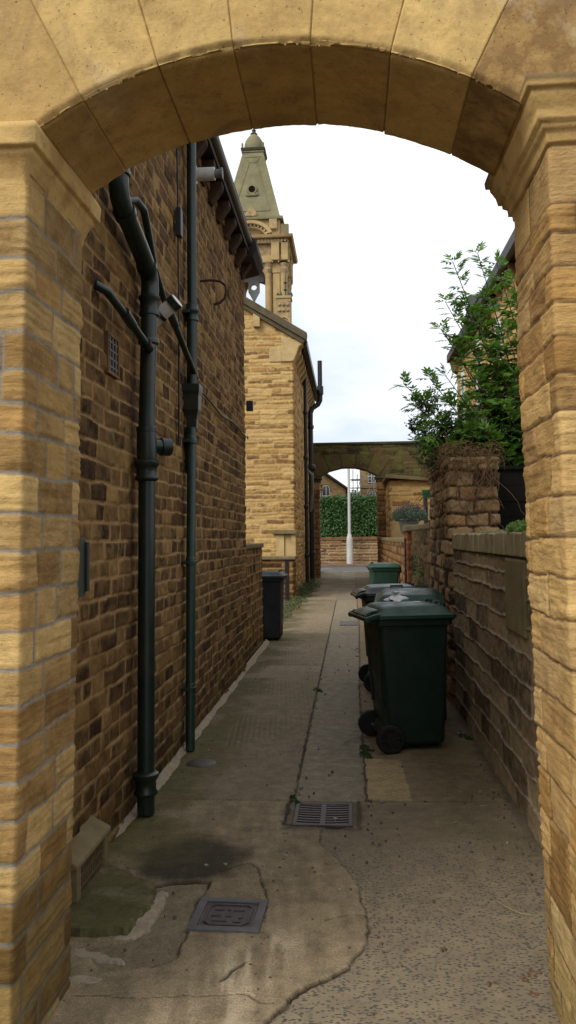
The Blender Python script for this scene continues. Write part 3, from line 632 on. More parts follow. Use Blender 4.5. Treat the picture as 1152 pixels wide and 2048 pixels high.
def pipes():
    g=thing('soil_pipe','thick dark green cast iron soil pipe with collars, cranked to the left near the top','drainpipe',(-1.13,4.5,0))
    X=-1.135; r=.049
    obj('lower_pipe',MB().tube([(X,4.50,.02),(X,4.50,.2)],.048,18),M['iron'],g,smooth=True)
    obj('lower_pipe',MB().tube([(X,4.50,.19),(X,4.56,1.92)],.047,18),M['iron'],g,smooth=True)
    def coll(y,z,big=1,pa=g,x=X,rr=r,mat='iron'):
        k=rr/.049
        prof=[(.047*k,0),(.056*k,.003),(.066*k,.012),(.066*k,.022),(.058*k,.032),(.057*k,.075),(.062*k,.082),(.072*k,.095),(.072*k,.112),(.060*k,.120),(.045*k,.122)]
        prof=[(a,b*big) for a,b in prof]
        return obj('collar',MB().lathe(prof,(x,y,z),'z',22),M[mat],pa,smooth=50)
    coll(4.497,.115,1.1); coll(4.555,1.845,1.0)
    obj('branch_fitting',MB().lathe([(.052,0),(.056,.02),(.056,.16),(.052,.18)],(X,4.56,1.96),'z',20),M['iron'],g,smooth=50)
    bf=MB(); d=Vector((.25,.55,.0)).normalized()
    bf.tube([(X,4.58,2.05),(X+.09,4.66,2.05)],.040,16); bf.tube([(X+.06,4.64,2.05),(X+.105,4.675,2.05)],.052,18,True)
    fi=obj('access_door',bf,M['iron'],g,smooth=50)
    obj('door_plug',MB().tube([(X+.1,4.672,2.05),(X+.108,4.678,2.05)],.034,16),M['black'],g,smooth=50)
    obj('collar',MB().lathe([(.05,0),(.058,.005),(.058,.03),(.05,.036)],(X,4.56,2.12),'z',20),M['iron'],g,smooth=50)
    obj('upper_pipe',MB().tube([(X,4.56,2.14),(X,4.63,2.80)],.046,18),M['iron'],g,smooth=True)
    obj('collar',MB().lathe([(.047,0),(.060,.008),(.060,.03),(.050,.04)],(X,4.615,2.63),'z',20),M['iron'],g,smooth=50)
    obj('collar',MB().lathe([(.047,0),(.060,.006),(.060,.02),(.054,.03),(.054,.09),(.062,.1),(.062,.115),(.048,.125)],(X,4.64,2.80),'z',20),M['iron'],g,smooth=50)
    cr=[(X,4.645,2.90),(X,4.655,2.97),(X,4.650,3.02),(X,4.61,3.06),(X,4.45,3.115),(X,4.20,3.185),(X,4.08,3.215),(X,4.03,3.25),(X,4.01,3.30),(X,4.005,3.36)]
    # smooth crank
    obj('crank',MB().tube(cr,.051,18),M['iron'],g,smooth=True)
    obj('collar',MB().tube([(X,4.10,3.208),(X,4.145,3.197)],.059,20),M['iron'],g,smooth=50)
    obj('collar',MB().tube([(X,4.56,3.078),(X,4.60,3.064)],.058,20),M['iron'],g,smooth=50)
    obj('collar',MB().lathe([(.05,0),(.061,.006),(.061,.022),(.055,.03),(.055,.075),(.048,.08)],(X,4.005,3.34),'z',20),M['iron'],g,smooth=50)
    obj('top_pipe',MB().tube([(X,4.005,3.36),(X,4.0,4.78)],.047,18),M['iron'],g,smooth=True)
    # waste pipes joining
    w=thing('waste_pipe','thin dark waste pipe sloping down from the left wall into the thick soil pipe','waste pipe',(-1.2,3.9,2.73))
    obj('pipe',MB().tube([(-1.215,3.865,2.755),(-1.17,3.92,2.735),(-1.14,4.25,2.665),(-1.12,4.56,2.60)],.022,12),M['iron'],w,smooth=True)
    obj('collar',MB().tube([(-1.145,4.14,2.69),(-1.14,4.28,2.66)],.028,14),M['iron'],w,smooth=50)
    obj('collar',MB().tube([(-1.124,4.50,2.613),(-1.12,4.56,2.6)],.031,14),M['iron'],w,smooth=50)
    v=thing('waste_pipe','black waste pipe looping behind the crank of the soil pipe and sloping into the hopper','waste pipe',(-1.18,4.9,3.2))
    obj('pipe',MB().tube([(-1.20,4.36,3.36),(-1.16,4.44,3.40),(-1.145,4.56,3.39),(-1.15,4.66,3.33),(-1.16,4.86,3.17),(-1.16,5.10,3.05),(-1.15,5.30,2.98),(-1.14,5.9,2.79),(-1.135,6.08,2.725)],.022,12),M['iron'],v,smooth=True)
    obj('collar',MB().tube([(-1.151,5.26,2.995),(-1.148,5.40,2.95)],.028,12),M['iron'],v,smooth=50)
    p=thing('pipe_stub','short white plastic pipe stub with black rubber rings beside the soil pipe','pipe stub',(-1.2,4.98,2.92))
    a=Vector((-1.20,4.93,2.84)); b=Vector((-1.03,4.90,2.965)); dd=(b-a)
    obj('stub',MB().tube([a,a+dd*.85],.043,16),M['white'],p,smooth=50)
    obj('ring',MB().tube([a+dd*.35,a+dd*.45],.049,16),M['black'],p,smooth=50)
    obj('ring',MB().tube([a+dd*.8,a+dd*1.0],.05,16),M['iron'],p,smooth=50)
    obj('ring',MB().tube([a+dd*.9,a+dd*1.02],.046,16),M['white'],p,smooth=50)
    # slim rainwater pipe with hopper
    s=thing('rainwater_pipe','slim green rainwater pipe with a flared hopper head halfway up the left wall','drainpipe',(-1.16,5.85,0))
    X=-1.155
    obj('lower_pipe',MB().tube([(X,5.86,.015),(X,5.93,1.33)],.034,16),M['iron2'],s,smooth=True)
    obj('middle_pipe',MB().tube([(X,5.93,1.34),(X,6.0,2.34)],.0335,16),M['iron2'],s,smooth=True)
    for y,z in ((5.885,.43),(5.93,1.33),(5.985,2.22)):
        c=obj('collar',MB().lathe([(.034,0),(.042,.004),(.042,.03),(.037,.034),(.037,.055),(.034,.06)],(X,y,z),'z',18),M['iron2'],s,smooth=50)
        obj('bracket',MB().box(-1.215,-1.16,y-.055,y+.055,z+.007,z+.028),M['iron'],s,bevel=.003)
    def sq(w,d,z,y=6.02): return [(X-d+.0,y-w,z),(X+d,y-w,z),(X+d,y+w,z),(X-d,y+w,z)]
    hp=MB().loft([sq(.036,.036,2.33),sq(.040,.040,2.40),sq(.045,.045,2.43),sq(.062,.056,2.47),sq(.066,.060,2.58),sq(.078,.066,2.61),sq(.080,.068,2.635),sq(.080,.068,2.66)])
    obj('hopper',hp,M['iron'],s,bevel=.006)
    obj('upper_pipe',MB().tube([(X,6.02,2.62),(X,6.04,3.18)],.040,16),M['iron'],s,smooth=True)
    obj('collar',MB().lathe([(.040,0),(.05,.005),(.05,.02),(.045,.026),(.045,.06),(.055,.07),(.055,.09),(.046,.1),(.046,.13),(.038,.135)],(X,6.04,3.14),'z',20),M['iron'],s,smooth=50)
    obj('bracket',MB().box(-1.215,-1.16,5.96,6.12,3.19,3.215),M['iron'],s,bevel=.004)
    obj('upper_pipe',MB().tube([(X,6.04,3.2),(X,6.06,4.86)],.036,16),M['iron'],s,smooth=True)
pipes()

def left_base():
    # mossy step slab, air brick box, cement fillets
    r=random.Random(3)
    def slab(name,poly,z0,z1,mat,label,cat,seed,res=.0055):
        xs=np.arange(min(p[0] for p in poly)-.02,max(p[0] for p in poly)+.02,res); ys=np.arange(min(p[1] for p in poly)-.02,max(p[1] for p in poly)+.02,res)
        X,Y=np.meshgrid(xs,ys); wx=X+.022*(fbm(X*22,Y*22,seed,6)-.5)*2; wy=Y+.022*(fbm(X*22,Y*22,seed+1,6)-.5)*2
        ins=inside(wx,wy,poly); d=poly_d(wx,wy,poly+[poly[0]]); d=np.where(ins,d,-d)
        Z=z0+(z1-z0)*np.clip(d/.006,0,1)**.5+(.010*(fbm(X*9,Y*9,seed+2,5)-.5)+.004*(fbm(X*60,Y*60,seed+3,3)-.5))*ins; Z=np.where(ins,Z,-.03)
        o=gridobj(name,np.stack([X,Y,Z],-1),M[mat],None,{},ins|(d>-.012),True,loc=(np.mean([p[0] for p in poly]),np.mean([p[1] for p in poly]),0))
        if label: props(o,label,cat)
        return o
    slab('stone_step',[(-1.25,3.13),(-.87,3.14),(-.835,3.40),(-.86,3.58),(-.98,3.66),(-1.12,3.78),(-1.25,3.80)],.0,.034,'mossflag','low mossy stone slab at the foot of the left pier beside the air brick','step',71)
    slab('cement_fillet',[(-.865,3.10),(-.80,3.19),(-.785,3.40),(-.80,3.53),(-.845,3.56),(-.85,3.42),(-.88,3.22),(-.93,3.12)],-.01,.011,'cement','pale cement smeared along the edge of the mossy slab','cement',72)
    slab('cement_fillet',[(-1.08,3.00),(-.83,2.93),(-.84,2.975),(-.93,3.02),(-1.08,3.06)],-.012,.008,'cement','pale strip of cement on the ground in front of the mossy slab','cement',73)
    slab('cement_fillet',[(-1.02,2.80),(-.90,2.79),(-.86,2.84),(-.93,2.87),(-1.02,2.86)],-.012,.007,'cement','small pale dab of cement at the back foot of the left pier','cement',77)
    # cement fillet along wall foot (triangular, broken)
    ys=np.arange(3.98,12.05,.012); us=np.linspace(0,1,14); U_,Y_=np.meshgrid(us,ys)
    w=.070+.03*(fbm(Y_*3,U_*0,81,4)-.5)*2; w=w*sst(3.98,4.3,Y_)
    h=.05*(1-U_)**1.2; X_=-1.235+U_*w; Z_=np.maximum(h+.004*(fbm(Y_*30,U_*9,82,4)-.5),-.01)
    Z_[:,-1]=-.01
    gap=(fbm(Y_*1.7,U_*0,84,3)<.30)
    f=gridobj('cement_fillet',np.stack([X_,Y_,Z_],-1),M['cement'],None,{},~gap,True,loc=(-1.2,8,0)); props(f,'long pale cement fillet running along the foot of the left house wall','cement')
    a=thing('air_brick','slotted clay air brick in a mossy stone box at the foot of the left wall','air brick',(-1.2,3.58,0))
    x0,x1,y0,y1=-1.27,-1.135,3.36,3.80
    obj('surround',MB().box(x0,x1,y0,y0+.05,0,.165).box(x0,x1,y1-.05,y1,0,.165).box(x0,x1,y0+.05,y1-.05,0,.02),M['stonecap'],a,bevel=.006)
    obj('sloping_cap',MB().prism([(x0,.165),(x1+.008,.165),(x1+.006,.188),(x0,.262)],'y',y0-.02,y1+.02),M['stonecap'],a,bevel=.008)
    obj('backing',MB().box(x0,x1-.06,y0+.05,y1-.05,.02,.165),M['hole'],a)
    m=MB(); n=10
    for k in range(n):
        yy=y0+.055+(y1-y0-.11)*(k+.5)/n; m.prism([(yy-.016,.02),(yy-.002,.02),(yy+.016,.163),(yy+.002,.163)],'x',x1-.05,x1-.010)
    for z in (.06,.11): m.box(x1-.05,x1-.008,y0+.05,y1-.05,z-.004,z+.004)
    obj('grille',m,M['terracotta'],a,bevel=.002)
    # little pot lid / gully near slim pipe
    props(obj('gully_lid',MB().lathe([(.0,.004),(.09,.004),(.10,.010),(.085,.018),(.0,.014)],(-1.02,5.55,0),'z',20),M['castiron'],None,smooth=50,loc=(-1.02,5.55,0)),'small dark round gully lid on the path by the slim pipe','gully lid')
M['mossflag']=m_plain('mossy_flagstone',(.11,.098,.042),.95,.1,.5,14,bump=.8,dirt=(.19,.17,.11))
left_base()

# low wall and yard on the left
LWT=thing('boundary_wall','low dark stone wall continuing from the left house corner as far as the charcoal bin','wall',(-1.25,10.7,0))
wall('wall',[(-1.235,9.66),(-1.235,11.55),(-1.55,11.55)][::-1],-.05,1.40,.014,M['house'],LWT,seed=51,hrange=(.11,.14),lrange=(.2,.4),wob=.008,joint=.006,edge=.018,depth=.012,off=.008,rough=.012,facet=1,corner_r=.03,post=lambda P:P,flip=False)
obj('core',MB().box(-1.56,-1.26,9.66,11.53,0,1.38),M['house'],LWT)
obj('coping',MB().box(-1.58,-1.215,9.66,11.60,1.39,1.45),M['stonecap'],LWT,bevel=.015)

# ================================================================ GABLE HOUSE
def gable_house():
    H=thing('stone_house','tan stone gable ended house facing the camera beyond the charcoal bin, with a sloping verge','house',(-5,26,0))
    YF=21.4; xe=-1.43; ze=6.55; sl=.60
    xr=-5.2; zr=ze+(xe-xr)*sl
    wall('gable_wall',[(-9,YF),(xe,YF),(xe,31.2)],-.05,zr+.35,.03,M['gable'],H,resz=.02,seed=61,hrange=(.085,.15),lrange=(.25,.75),wob=.012,joint=.009,edge=.02,depth=.012,off=.010,rough=.014,facet=1,corner_r=.04,
        cut=lambda P:(P[...,2]>ze+np.minimum(xe-P[...,0],P[...,0]-(2*xr-xe))*sl+.30)|((P[...,1]>YF+.05)&(P[...,2]>ze)))
    obj('core',MB().prism([(-8.9,0),(xe-.03,0),(xe-.03,ze-.1),(xr,zr-.2),(-8.9,ze-.1)],'y',YF+.03,31.1),M['brownstone'],H)
    ro=MB(); ro.prism([(xe+.32,ze+.06),(xr,zr+.30),(2*xr-xe-.3,ze+.06),(2*xr-xe-.3,ze+.17),(xr,zr+.42),(xe+.34,ze+.17)],'y',YF-.02,31.2); obj('roof',ro,M['slate'],H)
    # stone verge coping with kneeler
    vc=MB(); a=(xe+.36,ze+.10); b=(xr,zr+.40)
    n=Vector((sl,1)).normalized()*.16
    vc.prism([a,(a[0]+.02,a[1]+.20),(b[0],b[1]+.22),b],'y',YF-.16,YF+.14); obj('verge_coping',vc,M['vergestone'],H,bevel=.02)
    vd=MB().prism([(a[0]-.10,a[1]-.07),(a[0]-.02,a[1]+.01),(b[0],b[1]+.0),(b[0],b[1]-.09)],'y',YF-.10,YF+.10); obj('verge_moulding',vd,M['vergestone'],H,bevel=.01)
    kn=MB().prism([(xe-.02,ze-.42),(xe+.02,ze-.40),(xe+.10,ze-.22),(xe+.16,ze-.04),(xe+.28,ze+.04),(xe+.28,ze+.10),(xe-.30,ze+.10+.15),(xe-.30,ze-.42)],'y',YF-.05,YF+.4); obj('kneeler',kn,M['ashlar'],H,bevel=.02)
    q=MB().box(xe-.62,xe-.3,YF-.03,YF+.05,ze-.42,ze-.05); obj('kneeler_block',q,M['ashlar'],H,bevel=.015)
    obj('verge_bracket',MB().prism([(-2.45,7.05),(-2.28,7.05),(-2.28,7.28),(-2.45,7.40)],'y',YF-.14,YF),M['ashlar'],H,bevel=.01)
    y=YF+.35
    while y<31:
        obj('corbel',MB().prism([(xe,6.18),(xe+.03,6.18),(xe+.12,6.30),(xe+.2,6.42),(xe+.2,6.56),(xe,6.56)],'y',y-.09,y+.09),M['ashlar'],H,bevel=.015); y+=.72
    obj('gutter',MB().prism([(xe+.22,6.58),(xe+.36,6.58),(xe+.38,6.70),(xe+.20,6.70)],'y',YF+.1,31.2),M['black'],H,bevel=.02)
    obj('stone_sill',MB().box(-2.0,-1.36,YF-.16,YF,1.62,1.73),M['stonecap'],H,bevel=.015)
    obj('stone_panel',MB().box(-1.92,-1.70,YF-.09,YF,.95,1.62).box(-1.52,-1.40,YF-.085,YF+.0,.95,1.62).box(-1.70,-1.52,YF-.05,YF,1.0,1.60),M['ashlar'],H,bevel=.012)
    def dp(name,label,y,top,rad,bend):
        T=thing(name,label,'drainpipe',(xe+.10,y,0)); x=xe+.11
        if bend:
            obj('pipe',MB().tube([(x,y,.02),(x,y,top)],rad,12),M['black'],T,smooth=True)
            obj('swan_neck',MB().tube([(x,y,top-.02),(x,y+.02,top+.12),(x+.06,y+.05,top+.28),(x+.26,y+.1,top+.42),(x+.33,y+.1,top+.55),(x+.34,y+.1,top+.75)],rad*1.05,12),M['black'],T,smooth=True)
            obj('vent_pipe',MB().tube([(x+.34,y+.1,top+.7),(x+.34,y+.1,top+1.95)],rad*.95,12),M['black'],T,smooth=True)
            obj('collar',MB().lathe([(rad,0),(rad*1.4,.02),(rad*1.4,.30),(rad,.32)],(x+.34,y+.1,top+.75),'z',12),M['black'],T,smooth=50)
        else: obj('pipe',MB().tube([(x,y,.02),(x,y,top)],rad,12),M['black'],T,smooth=True)
        for z in (.9,2.4,3.9,5.3): obj('collar',MB().lathe([(rad,0),(rad*1.35,.02),(rad*1.35,.12),(rad,.14)],(x,y,z),'z',12),M['black'],T,smooth=50)
        return T
    dp('downpipe','black downpipe nearest the camera on the side of the gable house',25.2,6.5,.055,False)
    dp('soil_vent_pipe','black soil pipe rising past the eaves of the gable house, beside the far arch',28.6,5.75,.085,True)
    w=thing('waste_branch','grey and white waste branch pipe low on the side of the gable house','waste pipe',(-1.3,27.2,3))
    obj('pipe',MB().tube([(-1.40,27.0,3.75),(-1.22,27.1,3.6),(-1.22,27.3,3.1),(-1.3,27.6,2.4)],.05,10),M['lead'],w,smooth=True)
    obj('trap',MB().lathe([(.06,0),(.12,.05),(.12,.2),(.06,.25)],(-1.22,27.2,3.7),'z',12),M['black'],w,smooth=50)
    # yard wall in front of gable, iron post
    Y=thing('yard_wall','short low stone yard wall behind the charcoal bin, in front of the gable house','wall',(-2.3,20.7,0))
    wall('wall',[(-4.4,20.55),(-1.42,20.55),(-1.42,21.3)],-.05,.98,.03,M['house'],Y,seed=66,hrange=(.12,.17),lrange=(.3,.6),wob=.01,joint=.01,edge=.03,depth=.02,off=.01,rough=.01)
    obj('coping',MB().box(-4.4,-1.36,20.47,21.3,.98,1.06),M['stonecap'],Y,bevel=.02)
    P=thing('metal_post','short square black metal post standing on the left edge of the path','post',(-1.55,20.2,0))
    obj('shaft',MB().box(-1.60,-1.50,20.15,20.25,0,.97),M['black'],P,bevel=.008); obj('cap',MB().box(-1.615,-1.485,20.135,20.265,.97,1.0),M['black'],P,bevel=.008)
M['vergestone']=m_plain('dark_verge_stone',(.13,.105,.065),.9,.1,.5,4,bump=.6,dirt=(.055,.05,.03))
gable_house()

# ================================================================ BINS
def rrect(hx,hy,r,z,cx=0,cy=0,n=4):
    q=[]
    for (sx,sy,a0) in ((1,1,0),(-1,1,90),(-1,-1,180),(1,-1,270)):
        for i in range(n+1):
            a=R(a0+90*i/n); q.append((cx+sx*(hx-r)+r*math.cos(a),cy+sy*(hy-r)+r*math.sin(a),z))
    return q
def make_bin(label,group,loc,rz,body_m,lid_m):
    T=thing('wheelie_bin',label,'wheelie bin',loc,rz,group)
    b=MB().loft([rrect(.215,.205,.05,.035,.035),rrect(.235,.225,.05,.06,.03),rrect(.262,.243,.05,.40,.012),rrect(.293,.262,.05,.86,-.003),rrect(.296,.264,.05,.885,-.003),
        rrect(.320,.285,.045,.893,.0),rrect(.322,.288,.045,.94,.0),rrect(.305,.270,.04,.945,.0)])
    o=obj('body',b,body_m,T,smooth=35,local=True)
    ribs=MB()
    for y in (-.15,.15): ribs.prism([(-.21,.30),(-.255,.30),(-.295,.86),(-.25,.86)],'y',y-.012,y+.012)
    ribs.prism([(-.19,.04),(-.25,.09),(-.25,.14),(-.19,.2)],'y',-.12,.12)
    obj('axle_housing',ribs,body_m,T,local=True,bevel=.004)
    # rear handle on body
    h=MB()
    for y in (-.215,.215): h.prism([(-.30,.89),(-.385,.925),(-.40,.955),(-.385,.975),(-.30,.955)],'y',y-.018,y+.018)
    h.tube([(-.388,-.23,.952),(-.388,.23,.952)],.0155,12)
    obj('handle',h,body_m,T,smooth=40,local=True)
    # lid: rim, shoulder, raised crown
    l=MB().loft([rrect(.330,.300,.05,.935,.012),rrect(.342,.306,.05,.942,.014),rrect(.340,.304,.05,.965,.014),rrect(.322,.290,.05,.973,.012),rrect(.305,.275,.055,.980,.010),
        rrect(.285,.250,.06,1.005,.008),rrect(.262,.228,.06,1.020,.004),rrect(.232,.195,.07,1.026,.0),rrect(.12,.10,.07,1.034,.0)])
    lid=obj('lid',l,lid_m,T,smooth=40,local=True)
    # hinge wing sloping to the rear
    w=MB()
    for s in (-1,1):
        w.prism([(-.26,.978),(-.33,.975),(-.405,.955),(-.425,.935),(-.415,.915),(-.395,.915),(-.37,.935),(-.30,.945)],'y',s*.262-.022,s*.262+.022)
    w.prism([(-.27,1.0),(-.34,.990),(-.405,.962),(-.398,.950),(-.335,.972),(-.27,.975)],'y',-.18,.18)
    w.tube([(-.405,-.28,.937),(-.405,.28,.937)],.017,12)
    obj('hinge_wing',w,lid_m,T,local=True,bevel=.004,smooth=40)
    g=MB()
    for s in (-1,1):
        g.tube([(.245,s*.17,1.012),(.262,s*.17,1.040),(.262,s*.06,1.042),(.245,s*.06,1.014)],.009,8)
    g.tube([(.352,-.13,.952),(.376,-.13,.957),(.376,.13,.957),(.352,.13,.952)],.011,8)
    obj('lid_grip',g,lid_m,T,smooth=40,local=True)
    for s in (-1,1):
        wh=obj('wheel',MB().lathe([(.02,-.024),(.075,-.024),(.093,-.022),(.100,-.014),(.100,.014),(.093,.022),(.075,.024),(.072,.012),(.04,.010),(.036,.024),(.0,.026)] if s>0 else [(.0,-.026),(.036,-.024),(.04,-.010),(.072,-.012),(.075,-.024),(.093,-.022),(.100,-.014),(.100,.014),(.093,.022),(.075,.024),(.02,.024)],(-.225,s*.265,.10),'y',28),M['rubber'],T,smooth=35,local=True)
        sp=MB()
        for k in range(6):
            a=R(60*k+10); c,d=math.cos(a),math.sin(a); yy=s*.265+s*.018
            sp.tube([(-.225+.02*c,yy,.10+.02*d),(-.225+.074*c,yy,.10+.074*d)],.006,6)
        sp.lathe([(.0,-.004),(.03,-.004),(.03,.004),(.0,.004)],(-.225,s*.265+s*.018,.10),'y',14)
        obj('hub_spokes',sp,M['rubber'],wh,smooth=True,local=True)
    obj('axle',MB().tube([(-.225,-.27,.10),(-.225,.27,.10)],.011,8),M['lead'],T,smooth=True,local=True)
    for o in T.children:
        if o.name.split('.')[0]!='wheel':
            for v in o.data.vertices: v.co.x*=.87; v.co.y*=.96
        else: o.location.x=.225*.13
    return T
def m_bin(n,c,r=.38,d=None):
    t=NT(n); k=t.ramp(t.noise(5,6,.7),(.35,0.),(.75,1.)); cc=t.mix(k,c,d or tuple(x*1.5+.004 for x in c)); cc=t.mix(t.ramp(t.noise(60,4,.75),(.58,0.),(.8,.35)),cc,(.09,.085,.065)); cc=t.mix(t.ramp(t.noise(3.5,6,.75,stretch=(1,1,.35)),(.55,0.),(.78,.30)),cc,(.06,.052,.038))
    rr=t.ramp(t.noise(7,5,.7),(.3,r*.75),(.75,min(1,r*1.6))); t.bump(t.noise(220,3,.6),.12,.002); return t.out(cc,rr,.32)
M['rubber']=m_plain('black_rubber',(.012,.012,.012),.7,.3,.3,20,dirt=(.03,.025,.02))
M['binG']=m_bin('dark_green_bin_plastic',(.004,.016,.010),.45); M['lidG']=m_bin('green_lid_plastic',(.006,.030,.018),.42,(.013,.048,.031))
M['binK']=m_bin('black_green_bin_plastic',(.005,.012,.012),.4); M['lidK']=m_bin('black_glossy_lid',(.005,.014,.012),.33)
M['binT']=m_bin('faded_teal_bin_plastic',(.009,.036,.024),.5); M['lidT']=m_bin('teal_lid_plastic',(.011,.040,.027),.42)
M['binC']=m_bin('charcoal_bin_plastic',(.008,.010,.012),.55); M['lidC']=m_bin('charcoal_lid_plastic',(.014,.018,.019),.45)
GB='wheelie bins along the right wall'
bA=make_bin('nearest dark green wheelie bin, handle to the left, with white litter on its lid',GB,(.395,6.17,0),R(13),M['binG'],M['lidG'])
bB=make_bin('second green wheelie bin standing behind the nearest one, tight against the right wall',GB,(.50,7.16,0),R(86),M['binK'],M['lidG'])
bC=make_bin('black wheelie bin with a glossy black lid, third from the camera',GB,(.385,8.42,0),R(5),M['binK'],M['lidK'])
bD=make_bin('faded teal green wheelie bin farthest down the path near the far arch',GB,(.63,15.75,0),R(186),M['binT'],M['lidT'])
bE=make_bin('charcoal wheelie bin on the left at the end of the low wall',None,(-1.27,12.35,0),R(-2),M['binC'],M['lidC'])
def prop_lid(T,a,z0=.94,x0=-.35):
    c,s_=math.cos(a),math.sin(a)
    for o in T.children:
        if o.name.split('.')[0] in ('lid','lid_grip'):
            for v in o.data.vertices: x,z=v.co.x-x0,v.co.z-z0; v.co.x=x0+x*c-z*s_; v.co.z=z0+x*s_+z*c
prop_lid(bB,R(4.5)); prop_lid(bC,R(1.2))
def bin_litter():
    # torn white bag knot on the nearest lid
    T=thing('plastic_bag','knotted scrap of white plastic bag lying on the lid of the nearest green bin','plastic bag',(.34,6.36,1.03))
    V=[];F=[];n=14; c=Vector((.345,6.36,1.034))
    m=MB(); secs=[]
    for j,(r,h) in enumerate(((.062,0),(.058,.012),(.042,.026),(.022,.036),(.010,.046),(.018,.058),(.026,.066))):
        secs.append([(c.x+(r*(1+.35*math.sin(3*a+j)+.2*math.sin(7*a)))*math.cos(a)*1.3,c.y+r*(1+.3*math.cos(4*a+j))*math.sin(a),c.z+h+.004*math.sin(5*a+j)) for a in [2*math.pi*k/n for k in range(n)]])
    m.loft(secs); obj('bag',m,M['bagw'],T,smooth=True)
    props(obj('door_number_sticker',MB().lathe([(.0,0),(.036,0),(.036,.0015),(.0,.002)],(.49,6.28,1.031),'z',18),M['bagw'],None,loc=(.49,6.28,1.03)),'round white sticker on the lid of the nearest green bin','sticker')
    st=MB()
    for i in range(3): st.box(.27+i*.03,.292+i*.03,6.13,6.17,1.024,1.0262)
    props(obj('worn_sticker',st,M['bagw'],None,loc=(.3,6.15,1.024)),'worn pale paint marks on the front left of the nearest bin lid','paint marks')
M['bagw']=m_plain('white_polythene',(.6,.6,.57),.45,.4,.2,20,dirt=(.35,.33,.27))
bin_litter()

